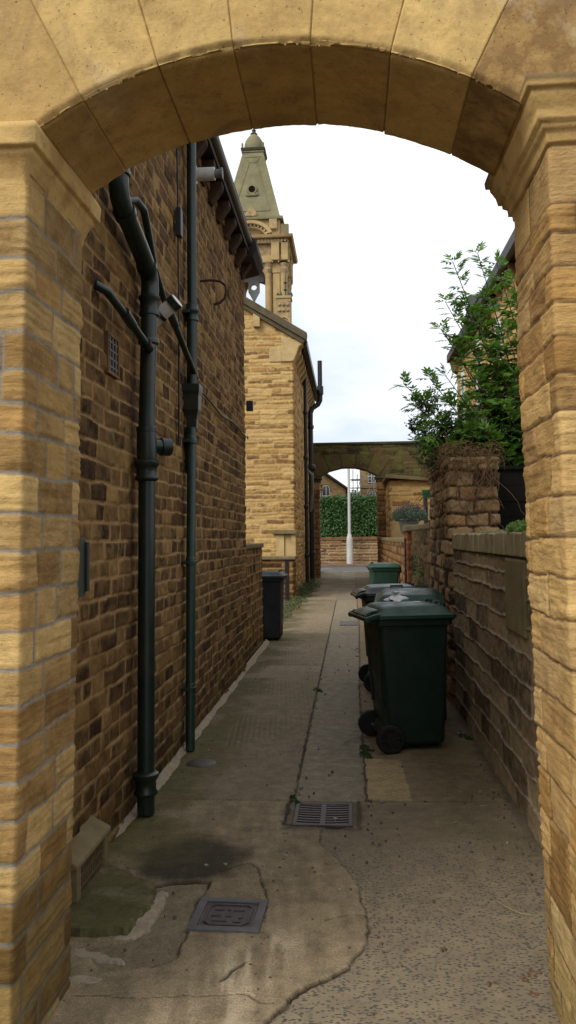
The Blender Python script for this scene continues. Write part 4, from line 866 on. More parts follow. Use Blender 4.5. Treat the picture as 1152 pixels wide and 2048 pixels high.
# ================================================================ RIGHT SIDE WALLS
def right_side():
    X=.915
    W_=thing('garden_wall','low grimy garden wall on the right with raised mortar lines, nearest the camera','wall',(1.1,5,0))
    wall('wall',[(X,7.45),(X,2.79)],-.05,1.40,.008,M['low'],W_,seed=82,courses=[-.2,-.02,.13,.28,.43,.585,.735,.89,1.04,1.19,1.30,1.41,1.6],lrange=(.3,.8),wob=.012,joint=.0055,edge=.012,depth=.0,off=.004,rough=.009,facet=.7,proud=.009,vjoint=.35)
    obj('core',MB().box(X+.02,X+.36,2.8,7.40,0,1.39),M['render_tan'],W_)
    y=2.85; r=random.Random(5); cb=MB(); k=0
    while y<7.38:
        w=r.uniform(.095,.125); dz=r.uniform(-.004,.006); dx=r.uniform(-.006,.006)
        cb.box(X-.015+dx,X+.30,y,y+w-.009,1.405,1.535+dz); y+=w
    obj('coping_blocks',cb,M['coping'],W_,bevel=.008)
    obj('coping_mortar',MB().box(X-.004,X+.29,2.82,7.38,1.395,1.522),M['cementd'],W_)
    obj('stone_block',MB().box(X-.016,X+.1,4.40,4.92,.98,1.39),M['stonecap'],W_,bevel=.012)
    P=thing('wall_pillar','tall rough stone gate pillar rising above the right wall, capped by dried creeper','pillar',(1.13,8.4,0))
    pc=lambda P:(P[...,2]>2.17+.04*(fbm(P[...,1]*6,P[...,0]*6,5,3)-.5))
    wall('pillar',[(1.42,9.35),(.90,9.35),(.90,7.45),(1.31,7.45),(1.31,9.35)],-.05,2.24,.011,M['pillar'],P,seed=87,hrange=(.10,.16),lrange=(.16,.4),wob=.014,joint=.007,edge=.022,depth=.018,off=.012,rough=.014,facet=1.3,corner_r=.02,cut=pc)
    obj('core',MB().box(.94,1.29,7.5,9.3,0,2.15),M['pillar'],P,bevel=.03)
    obj('cap_stone',MB().box(.87,1.34,7.46,9.35,2.15,2.23),M['pillar'],P,bevel=.03)
    F_=thing('rendered_wall','lower mossy brown rendered wall just beyond the tall pillar on the right','wall',(1.1,10.8,0))
    wall('wall',[(1.3,12.45),(.93,12.45),(.93,9.35)],-.05,1.62,.016,M['render_st'],F_,seed=90,hrange=(.2,.3),lrange=(.5,.9),wob=.02,joint=.003,edge=.03,depth=.006,off=.01,rough=.03)
    obj('core',MB().box(.96,1.3,9.36,12.42,0,1.6),M['render_tan'],F_); obj('coping',MB().box(.91,1.34,9.36,12.42,1.61,1.68),M['stonecap'],F_,bevel=.015)
    B=thing('brick_pier','narrow red brick pier with stone cap in the right wall below the lavender trough','pier',(1.05,12.75,0))
    wall('brickwork',[(1.25,13.15),(.86,13.15),(.86,12.5),(1.25,12.5)],-.05,1.60,.014,M['brick'],B,seed=93,hrange=(.072,.078),lrange=(.10,.22),wob=.004,joint=.005,edge=.012,depth=.007,off=.004,rough=.008)
    obj('cap',MB().box(.83,1.30,12.45,13.2,1.60,1.70),M['stonecap'],B,bevel=.015)
    obj('drip_stain_pipe',MB().tube([(.84,12.7,.02),(.845,12.72,1.5)],.02,8),M['brownstone2'],B,smooth=True)
    G=thing('garden_wall','farthest low stone garden wall on the right running up to the outbuilding','wall',(1.1,16,0))
    wall('wall',[(.95,27.9),(.95,13.2)],-.05,1.42,.03,M['rust'],G,seed=95,hrange=(.13,.17),lrange=(.3,.5),wob=.01,joint=.01,edge=.03,depth=.02,off=.012,rough=.012)
    obj('core',MB().box(.98,1.25,13.2,27.9,0,1.4),M['render_tan'],G); obj('coping',MB().box(.91,1.30,13.2,27.9,1.41,1.50),M['stonecap'],G,bevel=.02)
    # outbuilding
    O=thing('outbuilding','small tan stone lean-to with sloping roof edge just right of the far arch','outbuilding',(3,29,0))
    wall('wall',[(1.36,30.9),(1.36,28.0),(4.6,28.0)],-.05,3.42,.03,M['gable'],O,resz=.025,seed=99,hrange=(.12,.2),lrange=(.4,.8),wob=.014,joint=.01,edge=.03,depth=.016,off=.012,rough=.012)
    obj('core',MB().box(1.4,4.6,28.05,30.9,0,3.38),M['brownstone'],O)
    obj('roof_slab',MB().prism([(1.22,3.50),(4.8,3.20),(4.8,3.30),(1.22,3.62)],'y',27.8,30.9),M['stonecap'],O,bevel=.015)
    obj('rendered_panel',MB().box(1.40,3.9,27.96,28.02,1.2,2.55),M['ashlar'],O,bevel=.01)
    D=thing('downpipe','pair of short black downpipes under a green hopper in the garden behind the right wall','drainpipe',(1.45,15.2,0))
    obj('pipe',MB().tube([(1.40,15.2,0),(1.38,15.2,2.30)],.040,12),M['black'],D,smooth=True); obj('pipe',MB().tube([(1.53,15.2,0),(1.51,15.2,2.22)],.035,12),M['black'],D,smooth=True)
    obj('hopper',MB().loft([rrect(.05,.05,.01,2.22,1.40,15.2),rrect(.09,.08,.02,2.30,1.42,15.2),rrect(.14,.1,.02,2.33,1.46,15.2),rrect(.14,.1,.02,2.37,1.46,15.2)]),M['greenp'],D,smooth=40)
    # dark shed behind pillar
    Sd=thing('board_fence','black creosoted board fence panel behind the right wall beside the tall pillar','fence',(2,8,0))
    bd=MB()
    for k in range(14): bd.box(1.36,3.0,7.96+.010*(k%2),7.985+.010*(k%2),.02+k*.152,.02+k*.152+.150)
    obj('boards',bd,M['tar'],Sd,bevel=.004)
    for x in (1.40,2.6): obj('post',MB().box(x,x+.09,8.0,8.09,0,2.18),M['tar'],Sd,bevel=.006)
    obj('rail',MB().box(1.36,3.0,7.94,8.02,2.15,2.18),M['tar'],Sd,bevel=.004)
M['coping']=m_plain('brick_on_edge_coping',(.33,.265,.15),.92,.1,.45,7,bump=.9,dirt=(.12,.115,.05))
M['cementd']=m_plain('dark_joint_mortar',(.07,.055,.035),.95,.1,.4,12,bump=.6)
M['tar']=m_plain('creosoted_board',(.006,.005,.004),.85,.15,.3,9,bump=.4)
M['greenp']=m_plain('green_hopper_paint',(.01,.10,.05),.4,.4,.3,9)
M['render_st']=m_stone('mossy_render',[(.15,.09,.045),(.19,.12,.06)],(.12,.08,.04),dark=(.05,.03,.015),darkamt=.8,dlo=.5,dhi=.7,moss=(.11,.12,.035),mosslo=.5,mosshi=.7,bs=.8)
right_side()
# ================================================================ FAR ARCH
def far_arch():
    A=thing('stone_archway','dark mossy stone archway at the far end of the alley spanning onto the street','archway',(0,31.2,0))
    YF=31.0; YB=31.6; xc=-.04; hw=1.10; zs=3.80; cr=4.14; rise=cr-zs; Rr=(hw*hw+rise*rise)/(2*rise); zc=cr-Rr
    ic=lambda P:(np.abs(P[...,0]-xc)<hw)&(P[...,2]<np.where(P[...,2]>zs-.001,zc+np.sqrt(np.clip(Rr**2-(P[...,0]-xc)**2,0,None)),9))
    wall('spandrel',[(-1.43,YF),(6.5,YF)],3.72,5.0,.03,M['mossy'],A,seed=101,hrange=(.14,.2),lrange=(.3,.6),wob=.008,joint=.010,edge=.03,depth=.012,off=.008,rough=.012,
        cut=lambda P:(ic(P))|((np.abs(P[...,0]-xc)<1.5)&(P[...,2]<4.62)))
    # arch stones
    th=np.linspace(-1,1,240)*math.asin(min(1,1.47/Rr)); jt=np.linspace(-1,1,8)*math.asin(min(1,1.47/Rr))*1.02
    s_=np.concatenate([np.linspace(-1,0,30),np.linspace(0,1,20)[1:]]); T_,SS=np.meshgrid(th,s_,indexing='ij')
    xin=Rr*np.sin(T_); ri=np.where(np.abs(xin)<hw,Rr,(zs-zc)/np.cos(T_)); ro=(4.64-zc)/np.cos(T_)
    rad=np.where(SS<0,ri+(ro-ri)*(-SS),ri); Y=np.where(SS<0,YF-.01,YF-.01+(YB-YF)*SS)
    k=np.clip(np.searchsorted(jt,T_)-1,0,6); dj=np.minimum(T_-jt[k],jt[k+1]-T_)*rad; d=.02*(fbm(T_*20,rad*4+Y*3,5,4)-.5)-.02*(1-sst(.004,.02,dj))
    P=np.stack([xc+(rad-np.where(SS>=0,1,0)*d)*np.sin(T_),Y-np.where(SS<=0,1,0)*d,zc+(rad-np.where(SS>=0,1,0)*d)*np.cos(T_)],-1)
    at=np.stack([_hash(k,k*0,3),1-sst(.003,.012,dj),_hash(k,k*0+1,3)*.5+.2,np.ones_like(d)],-1); gridobj('arch_ring',P,M['mossy'],A,{'st':at})
    obj('coping',MB().box(-1.6,6.5,YF-.06,YB+.06,5.0,5.09),M['slate2'],A,bevel=.02)
    obj('back_face',MB().prism([(-1.43,3.8),(xc-hw-.01,3.8)]+[(xc+Rr*math.sin(t),zc+Rr*math.cos(t)+.02) for t in np.linspace(-math.asin(hw/Rr),math.asin(hw/Rr),12)]+[(xc+hw+.01,3.8),(6.5,3.8),(6.5,5.0),(-1.43,5.0)],'y',YB-.08,YB),M['mossy'],A)
    obj('back_wall',MB().box(1.6,6.5,YF+.03,YB,0,3.8),M['mossy'],A)
    wall('pier',[(-1.44,YF),(xc-hw,YF),(xc-hw,YB)],-.05,3.68,.03,M['rust'],A,seed=103,hrange=(.16,.22),lrange=(.3,.5),wob=.01,joint=.012,edge=.035,depth=.02,off=.012,rough=.012)
    wall('pier',[(xc+hw,YB),(xc+hw,YF),(1.62,YF)],-.05,3.68,.03,M['rust'],A,seed=105,hrange=(.16,.22),lrange=(.3,.5),wob=.01,joint=.012,edge=.035,depth=.025,off=.012,rough=.014)
    for x0,x1 in ((-1.5,xc-hw+.10),(xc+hw-.10,1.72)):
        obj('impost',MB().box(x0,x1,YF-.12,YB+.02,3.70,3.80).box(x0+.04,x1-.04,YF-.07,YB,3.60,3.70),M['slate2'],A,bevel=.02)
        obj('impost_block',MB().box(x0+.07,x1-.07,YF-.035,YB,3.30,3.60),M['ashlar_rust'],A,bevel=.015)
M['slate2']=m_plain('dark_weathered_cap',(.06,.055,.035),.9,.1,.4,3,bump=.4,dirt=(.09,.09,.03))
M['ashlar_rust']=m_plain('brown_orange_block',(.33,.19,.08),.9,.1,.35,4,bump=.4)
far_arch()

# ================================================================ STREET
rg=np.random.RandomState(12)
def leaf_cards(C,size,N=None,tilt=.9,asp=2.2,seed=1):
    """pointed folded leaf (2 triangles each side) at each centre"""
    r=np.random.RandomState(seed); n=len(C)
    d=r.normal(size=(n,3)); d/=np.linalg.norm(d,axis=1)[:,None]
    if N is not None: nn=N+tilt*r.normal(size=(n,3)); nn/=np.linalg.norm(nn,axis=1)[:,None]
    else: nn=r.normal(size=(n,3)); nn/=np.linalg.norm(nn,axis=1)[:,None]
    t=np.cross(nn,d); t/=np.linalg.norm(t,axis=1)[:,None]; b=np.cross(nn,t)
    L=size*(.7+.6*r.rand(n))[:,None]; w=L/asp
    a0=C-t*L*.5; a1=C+t*L*.5; m1=C+b*w*.5+nn*w*.15; m2=C-b*w*.5+nn*w*.15
    V=np.stack([a0,m1,a1,m2],1).reshape(-1,3); i=np.arange(n)*4
    F=np.concatenate([np.stack([i,i+1,i+2],1),np.stack([i,i+2,i+3],1)]); rn=np.repeat(r.rand(n),4)
    return V,F,rn
def street():
    H=thing('hedge','tall clipped dark green hedge standing on the wall across the street','hedge',(0,45.9,1.5))
    n=26000; C=np.zeros((n,3)); N=np.zeros((n,3))
    x=rg.uniform(-7,7,n); u=rg.rand(n); bulge=.22*(fbm(x*1.3,u*3,9,4)-.5)
    front=u<.85; z=np.where(front,1.55+u/.85*2.15,3.70); y=np.where(front,45.35-bulge,45.35+(u-.85)/.15*1.2)
    C[:,0]=x; C[:,1]=y+rg.normal(size=n)*.06; C[:,2]=z+rg.normal(size=n)*.05+.08*(fbm(x*2,x*0,4)-.5); N[:,1]=np.where(front,-1,0); N[:,2]=np.where(front,.35,1)
    V,F,rn=leaf_cards(C,.13,N,.7,1.7); leafobj('foliage',V,F,M['hedge'],H,rnd=rn)
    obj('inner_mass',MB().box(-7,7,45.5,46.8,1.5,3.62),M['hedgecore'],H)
    Wl=thing('roadside_wall','rock faced stone retaining wall under the hedge across the street','wall',(0,45.4,0))
    wall('wall',[(-9,45.3),(9,45.3)],.05,1.36,.035,M['road_wall'],Wl,seed=111,courses=[.02,.2,.37,.53,.7,.86,1.02,1.18,1.5],lrange=(.4,1.0),wob=.02,joint=.012,edge=.06,depth=.05,off=.02,rough=.03)
    obj('coping',MB().box(-9,9,45.2,45.7,1.36,1.54),M['brownstone'],Wl,bevel=.03)
    obj('core',MB().box(-9,9,45.33,46.9,0,1.5),M['brownstone'],Wl)
    L=thing('street_lamp','pale grey tapering lamp post standing on the far pavement in front of the hedge','lamp post',(-.02,44.6,0))
    obj('base',MB().lathe([(.17,.09),(.17,1.42),(.155,1.5),(.085,1.72)],(-.03,44.6,0),'z',16),M['lamp'],L,smooth=40)
    obj('column',MB().lathe([(.085,1.70),(.060,6.15),(.055,6.2)],(-.03,44.6,0),'z',14),M['lamp'],L,smooth=40)
    obj('lantern',MB().loft([rrect(.09,.16,.05,6.12,-.03,44.5),rrect(.13,.26,.08,6.2,-.03,44.5),rrect(.10,.22,.08,6.32,-.03,44.5)]),M['lamp'],L,smooth=40)
    def arched(mb_f,mb_g,x,z0,z1,w,y,bars=1):
        n=10; out=[(x-w,z0),(x-w,z1-w)]+[(x-w*math.cos(math.pi*i/n),z1-w+w*math.sin(math.pi*i/n)) for i in range(1,n)]+[(x+w,z1-w),(x+w,z0)]
        mb_g.prism(out,'y',y-.02,y+.03)
        k=.86; inn=[(x+(p[0]-x)*k,z0+.06+(p[1]-z0)*.93) for p in out]
        for i in range(len(out)): 
            j=(i+1)%len(out); mb_f.prism([out[i],out[j],inn[j],inn[i]],'y',y-.08,y-.02)
        mb_f.box(x-.03,x+.03,y-.075,y-.025,z0+.05,z1-.1); mb_f.box(x-w*.85,x+w*.85,y-.07,y-.022,(z0+z1)/2-.04,(z0+z1)/2+.04)
        return out
    A=thing('stone_house','tan stone gabled house above the left part of the hedge, with round headed white windows','house',(-2.3,75,0))
    Y=75
    wl=MB().prism([(-4.6,0),(-.35,0),(-.35,5.9),(-2.45,7.35),(-4.6,5.9)],'y',Y,Y+9)
    obj('wall',wl,M['gable_far'],A)
    obj('roof',MB().prism([(-.02,5.95),(-2.45,7.68),(-4.9,5.95),(-4.9,5.72),(-2.45,7.45),(-.02,5.72)],'y',Y-.35,Y+9.2),M['slate'],A,bevel=.03)
    obj('side_wing',MB().box(-.35,.1,Y+1.5,Y+8,0,5.4),M['gable_far'],A); obj('downpipe',MB().box(-.28,-.16,Y-.12,Y,2,5.8),M['black'],A)
    for x in (-2.12,-2.95):
        fr=MB(); gl=MB(); out=arched(fr,gl,x,4.3,6.30,.36,Y-.04)
        f=obj('window',fr,M['frame'],A); obj('pane',gl,M['glass'],f); obj('curtain',MB().box(x-.28,x+.28,Y-.07,Y-.065,4.4,5.0),M['curtain'],f)
        hd=MB(); n=10
        for i in range(n):
            a0,a1=math.pi*i/n,math.pi*(i+1)/n; hd.prism([(x-.42*math.cos(a0),5.94+.42*math.sin(a0)),(x-.42*math.cos(a1),5.94+.42*math.sin(a1)),(x-.58*math.cos(a1),5.94+.58*math.sin(a1)),(x-.58*math.cos(a0),5.94+.58*math.sin(a0))],'y',Y-.14,Y-.002)
        hd.box(x-.58,x-.40,Y-.12,Y-.002,5.75,5.94).box(x+.40,x+.58,Y-.12,Y-.002,5.75,5.94)
        obj('window_arch',hd,M['ashlar_far'],A)
    B=thing('stone_house','tall tan stone house above the right part of the hedge, behind the scaffolding','house',(4,82,0))
    Y=80; obj('wall',MB().box(1.12,9,Y,Y+9,0,8.9),M['gable_far'],B); obj('roof',MB().prism([(.9,8.9),(9.3,8.9),(9.3,9.1),(7,9.9),(3,9.9),(.9,9.1)],'y',Y-.3,Y+9),M['slate'],B)
    obj('string_course',MB().box(1.05,9,Y-.12,Y,6.35,6.55),M['ashlar_far'],B,bevel=.02)
    for x,z0,z1 in ((2.15,6.75,8.05),(3.1,6.75,8.05),(2.2,4.4,5.95),(3.05,4.4,5.95)):
        fr=MB(); gl=MB(); arched(fr,gl,x,z0,z1,.36,Y-.04); f=obj('window',fr,M['frame'],B); obj('pane',gl,M['glass'],f)
        hd=MB(); n=8; zz=z1-.36
        for i in range(n):
            a0,a1=math.pi*i/n,math.pi*(i+1)/n; hd.prism([(x-.4*math.cos(a0),zz+.4*math.sin(a0)),(x-.4*math.cos(a1),zz+.4*math.sin(a1)),(x-.52*math.cos(a1),zz+.52*math.sin(a1)),(x-.52*math.cos(a0),zz+.52*math.sin(a0))],'y',Y-.12,Y-.002)
        obj('window_arch',hd,M['ashlar_far'],B)
    S_=thing('scaffolding','grey tube scaffolding with board decks round the left corner of the far tan house','scaffolding',(1,79,0))
    sc=MB()
    for x in (.35,.75,1.05,2.3,3.4):
        for y in (78.2,79.2): sc.tube([(x,y,0),(x,y,7.9-(.0 if x>1 else .4*(x>.5)))],.035,6)
    for z in (4.6,5.4,6.2,7.0):
        sc.tube([(.1,78.2,z),(3.8,78.2,z)],.03,6); sc.tube([(.1,79.2,z),(3.8,79.2,z)],.03,6)
        for x in (.35,1.05,2.3): sc.tube([(x,78,z),(x,79.4,z)],.03,6)
    sc.tube([(.35,78.15,4.4),(1.05,78.15,7)],.03,6); sc.tube([(1.05,78.15,4.4),(2.3,78.15,7)],.03,6)
    obj('poles',sc,M['scaf'],S_); obj('deck',MB().box(.2,1.1,78.2,79.2,5.32,5.37).box(.2,1.1,78.2,79.2,6.92,6.97).box(1.1,3.6,78.2,79.2,6.12,6.18),M['brownstone'],S_)
    for x,s,k in ((.35,1.2,1),(-.35,.9,2)):
        T=thing('tree',('dark green tree in the gap between the two houses across the street','smaller dark tree partly behind the lamp post, left of the other tree')[k-1],'tree',(x,100,0))
        obj('trunk',MB().tube([(x,100,0),(x+.1,100,3.2),(x,100,5)],[.2,.15,.08],8),M['bark'],T)
        q=rg.normal(size=(2500,3)); q/=np.linalg.norm(q,axis=1)[:,None]; q*= (rg.rand(2500)**.4)[:,None]*np.array([1.3,1.3,1.5])*s*(.7+.5*vnoise(q[:,0]*2,q[:,2]*2,5))[:,None]
        V,F,rn=leaf_cards(q+np.array([x,100,5.2*(.8+.2*s)]),.3); leafobj('crown',V,F,M['hedge'],T,rnd=rn)
def m_far():
    t=NT('far_house_stone'); b=t.n.new('ShaderNodeTexBrick'); mp=t.n.new('ShaderNodeMapping'); mp.inputs['Rotation'].default_value=(R(90),0,0); t.link(t.pos,mp.inputs[0]); t.link(mp.outputs[0],b.inputs['Vector'])
    for i,v in (('Color1',(.48,.34,.16,1)),('Color2',(.36,.23,.10,1)),('Mortar',(.45,.35,.2,1))): b.inputs[i].default_value=v
    b.inputs['Scale'].default_value=1; b.inputs['Brick Width'].default_value=.55; b.inputs['Row Height'].default_value=.17; b.inputs['Mortar Size'].default_value=.014; b.inputs['Bias'].default_value=-.2
    c=t.mix(t.ramp(t.noise(1.8,5,.7),(.45,0.),(.7,.6)),b.outputs['Color'],(.22,.13,.06)); t.bump(t.noise(5,4),.4,.05); return t.out(c,.9,.1)
M['gable_far']=m_far()
M['hedge']=m_leaf('hedge_leaf',(.018,.060,.010),(.055,.13,.022),.2)
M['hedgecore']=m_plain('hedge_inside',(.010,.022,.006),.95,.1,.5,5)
M['lamp']=m_plain('lamp_post_paint',(.50,.48,.45),.5,.4,.2,2,dirt=(.35,.33,.3))
M['scaf']=m_plain('scaffold_tube',(.35,.33,.32),.5,.4,.3,3); M['bark']=m_plain('bark',(.09,.06,.035),.95,.1,.5,12,bump=.8)
street()

# ================================================================ HALL WITH TOWER
def hall():
    T=thing('hall_tower','ornate stone tower with pyramid spire, round window and domed cap above the gable house','tower',(-7.9,73.4,0))
    cx=-8.2; YF=70.; hw=3.1; cy=YF+hw; A_=M['ashlar_far']; G_=M['ashlar_moss']
    def sq(h,z): return [(cx-h,cy-h,z),(cx+h,cy-h,z),(cx+h,cy+h,z),(cx-h,cy+h,z)]
    def bx(n,h,z0,z1,m,b=.04,h2=None): return obj(n,MB().loft([sq(h,z0),sq(h2 or h,z1)]),m,T,bevel=b)
    bx('shaft',hw,0,17.5,A_)
    bx('belfry_base',hw+.15,17.5,18.3,A_)
    # belfry: four corner piers with open arches between
    zb,zt=18.3,25.6
    m=MB()
    for sx in (-1,1):
        for sy in (-1,1): m.box(cx+sx*1.15 if sx>0 else cx-2.6,cx+2.6 if sx>0 else cx-1.15,cy+(1.15 if sy>0 else -2.6),cy+(2.6 if sy>0 else -1.15),zb,zt)
    obj('corner_piers',m,A_,T,bevel=.03)
    # arched heads and see-through tracery front and back
    for yy in (cy-2.5,cy+2.1):
        n=14; h=MB(); w=1.15; zc=zt-1.55
        for i in range(n):
            a0,a1=math.pi*i/n,math.pi*(i+1)/n
            h.prism([(cx-w*math.cos(a0),zc+w*math.sin(a0)),(cx-w*math.cos(a1),zc+w*math.sin(a1)),(cx-w*math.cos(a1),zt),(cx-w*math.cos(a0),zt)],'y',yy,yy+.4)
        obj('arch_head',h,A_,T)
    tr=MB(); n=24; zz=23.7; yy=cy-1.2; ro,ri=.36,.25
    for i in range(n):
        a0,a1=2*math.pi*i/n,2*math.pi*(i+1)/n
        tr.prism([(cx+ri*math.cos(a0),zz+ri*math.sin(a0)),(cx+ri*math.cos(a1),zz+ri*math.sin(a1)),(cx+.5*max(-1,min(1,1.35*math.cos(a1))),zz+.5*max(-1.,min(1,1.35*math.sin(a1)))),(cx+.5*max(-1,min(1,1.35*math.cos(a0))),zz+.5*max(-1.,min(1,1.35*math.sin(a0))))],'y',yy,yy+.25)
    tr.box(cx-.9,cx+.9,yy+.02,yy+.23,24.2,25.5); tr.prism([(cx-.45,23.22),(cx+.45,23.22),(cx+.12,22.6),(cx-.12,22.6)],'y',yy+.01,yy+.24); tr.box(cx-.1,cx+.1,yy+.05,yy+.2,zb,22.6)
    obj('tracery',tr,M['tracery'],T)
    # columns and pilasters
    def column(x,y,r): 
        c=obj('column',MB().lathe([(r*1.3,zb),(r*1.3,zb+.25),(r*1.05,zb+.4),(r,zb+.5),(r*.92,24.3),(r*.95,24.35)],(x,y,0),'z',14),A_,T,smooth=40)
        obj('capital',MB().lathe([(r*.95,24.35),(r*1.1,24.5),(r*1.25,24.75),(r*1.15,24.85),(r*1.5,25.15),(r*1.45,25.2)],(x,y,0),'z',12).box(x-r*1.55,x+r*1.55,y-r*1.55,y+r*1.55,25.2,25.35),M['carved'],c,bevel=.02)
    for s in (-1,1):
        column(cx+s*1.45,cy-2.75,.30); column(cx+s*2.85,cy-2.75,.28)
        obj('pilaster',MB().box(cx+s*2.15-.30,cx+s*2.15+.30,cy-2.8,cy-2.5,zb,24.4).box(cx+s*2.15-.36,cx+s*2.15+.36,cy-2.86,cy-2.5,24.4,25.3),A_,T,bevel=.03)
        column(cx+2.75,cy+s*1.45,.28); column(cx+2.75,cy+s*2.75,.28)
    bx('architrave',2.95,25.35,25.9,A_)
    bx('frieze',2.85,25.9,26.9,M['carved'])
    obj('entablature_block',MB().box(cx+1.75,cx+2.45,cy-3.25,cy-2.8,25.4,27.1),A_,T,bevel=.05)
    for b_ in ((cx+2.6,cx+3.2,cy-3.2,cy-2.8),(cx-2.45,cx-1.75,cy-3.25,cy-2.8),(cx-3.2,cx-2.6,cy-3.2,cy-2.8),(cx+2.8,cx+3.2,cy+1.2,cy+1.8),(cx+2.8,cx+3.2,cy+2.5,cy+3.1),(cx+2.8,cx+3.2,cy-1.8,cy-1.2)): obj('entablature_block',MB().box(*b_,25.4,27.1),A_,T,bevel=.05)
    den=MB()
    for i in range(22):
        t=-3.1+i*.285; den.box(cx+t,cx+t+.15,cy-3.25,cy-3.0,27.0,27.2); den.box(cx+3.0,cx+3.25,cy+t,cy+t+.15,27.0,27.2)
    obj('dentils',den,M['dentil'],T)
    bx('cornice',3.2,26.9,27.25,A_); bx('cornice_lip',3.55,27.25,27.5,A_,.06,3.65); bx('cornice_top',3.65,27.5,27.62,M['pale_lead'],.02,3.3)
    # curved pediment over the front
    n=16; cp=MB(); w=2.0
    for (r0,r1,y0) in ((1.75,2.05,-3.5),(1.45,1.60,-3.2)):
        for i in range(n):
            a0,a1=math.pi*(i/n*.72+.14),math.pi*((i+1)/n*.72+.14); zz=27.0
            cp.prism([(cx-r0*math.cos(a0),zz+r0*math.sin(a0)*.9),(cx-r0*math.cos(a1),zz+r0*math.sin(a1)*.9),(cx-r1*math.cos(a1),zz+r1*math.sin(a1)*.9),(cx-r1*math.cos(a0),zz+r1*math.sin(a0)*.9)],'y',cy+y0,cy-2.3)
    obj('curved_pediment',cp,A_,T)
    dn=MB()
    for i in range(11):
        a=math.pi*(.18+.064*i); dn.box(cx-1.66*math.cos(a)-.07,cx-1.66*math.cos(a)+.07,cy-3.3,cy-2.6,27.0+1.66*math.sin(a)*.9-.08,27.0+1.66*math.sin(a)*.9+.08)
    obj('pediment_dentils',dn,M['dentil'],T)
    obj('tympanum',MB().prism([(cx-1.5*math.cos(math.pi*i/12),27.55+1.1*math.sin(math.pi*i/12)) for i in range(13)],'y',cy-2.7,cy-2.3),A_,T)
    bx('attic',2.45,27.6,29.2,A_); bx('attic_cornice',2.75,29.2,29.45,G_,.04)
    obj('attic_scroll',MB().box(cx+1.55,cx+2.25,cy-2.75,cy-2.4,28.3,29.2),M['carved'],T,bevel=.08)
    for b_ in ((cx-2.25,cx-1.55,cy-2.75,cy-2.4,28.3,29.2),(cx+2.4,cx+2.8,cy-2.3,cy-1.7,27.6,28.9),(cx+2.4,cx+2.8,cy+1.7,cy+2.3,27.6,28.9)): obj('attic_scroll',MB().box(*b_),M['carved'],T,bevel=.08)
    for sx,sy in ((1,-1),(1,1),(-1,-1)): obj('corner_finial',MB().box(cx+sx*3.1-.18,cx+sx*3.1+.18,cy+sy*3.1-.18,cy+sy*3.1+.18,27.6,28.5),G_,T,bevel=.04)
    # spire
    zs,ze=29.45,35.95
    sp=bx('spire',2.5,zs,ze,G_,.02,.92)
    def on(h,z): # half width of the front face at z
        return 2.5+(0.92-2.5)*(z-zs)/(ze-zs)
    def face(pts,dp):  # panel frame strips lying on the sloping front face
        return [(cx+x,cy-on(0,z)-dp,z) for x,z in pts]
    pn=MB()
    def strip(p,q,w,dp=.05):
        (x0,z0),(x1,z1)=p,q; d=Vector((x1-x0,z1-z0)).normalized(); nx,nz=-d.y*w,d.x*w
        A1=face([(x0-nx,z0-nz),(x1-nx,z1-nz),(x1+nx,z1+nz),(x0+nx,z0+nz)],dp); A2=face([(x0-nx,z0-nz),(x1-nx,z1-nz),(x1+nx,z1+nz),(x0+nx,z0+nz)],-.05)
        pn.add(A1+A2,[(0,1,2,3),(7,6,5,4),(0,4,5,1),(1,5,6,2),(2,6,7,3),(3,7,4,0)])
    strip((-1.6,30.1),(1.6,30.1),.05); strip((-1.6,30.1),(-.35,34.9),.05); strip((1.6,30.1),(.35,34.9),.05); strip((-.75,35.5),(.75,35.5),.04)
    for i in range(8):
        a0,a1=math.pi*i/8,math.pi*(i+1)/8; strip((-.55*math.cos(a0),35.45-.55*math.sin(a0)),(-.55*math.cos(a1),35.45-.55*math.sin(a1)),.035,.04)
    obj('spire_panel_moulding',pn,G_,T)
    zo=32.15; yo=cy-on(0,zo)
    obj('round_window',MB().lathe([(.30,-.20),(.42,-.20),(.46,-.10),(.44,.25),(.30,.3)],(cx,yo,zo),'y',24,False),M['ashlar_moss'],T,smooth=40)
    obj('window_void',MB().lathe([(.0,-.13),(.31,-.13),(.31,.1),(.0,.1)],(cx,yo,zo),'y',24),M['hole'],T)
    obj('window_scrolls',MB().box(cx-.42,cx+.42,yo-.28,yo+.05,zo-.62,zo-.40).box(cx-.55,cx-.35,yo-.25,yo+.05,zo-.6,zo-.3).box(cx+.35,cx+.55,yo-.25,yo+.05,zo-.6,zo-.3),G_,T,bevel=.06)
    obj('base_ornament',MB().prism([(cx-.55,29.45),(cx+.55,29.45),(cx+.4,29.9),(cx,30.3),(cx-.4,29.9)],'y',cy-2.8,cy-2.4),M['carved'],T,bevel=.06)
    bx('cap_cornice',1.0,35.95,36.1,G_,.02); bx('cap_lip',1.06,36.1,36.35,M['slate2'],.03,1.10)
    obj('dome',MB().lathe([(.88,36.35),(.91,36.6),(.88,36.95),(.76,37.35),(.52,37.72),(.30,37.9),(.26,37.97)],(cx,cy,0),'z',20),G_,T,smooth=50)
    obj('dome_lugs',MB().box(cx-1.02,cx-.86,cy-1.02,cy-.86,36.34,36.8).box(cx+.86,cx+1.02,cy-1.02,cy-.86,36.34,36.8),G_,T,bevel=.04)
    obj('finial',MB().lathe([(.22,37.92),(.34,38.02),(.24,38.14),(.14,38.24),(.20,38.36),(.06,38.55),(.0,38.6)],(cx,cy,0),'z',10),M['slate2'],T,smooth=50)
    # hall body with carved pinnacle near us
    B=thing('public_hall','stone hall body below the tower, mostly hidden, with a carved corner pedestal and iron finial','hall',(-12,58,0))
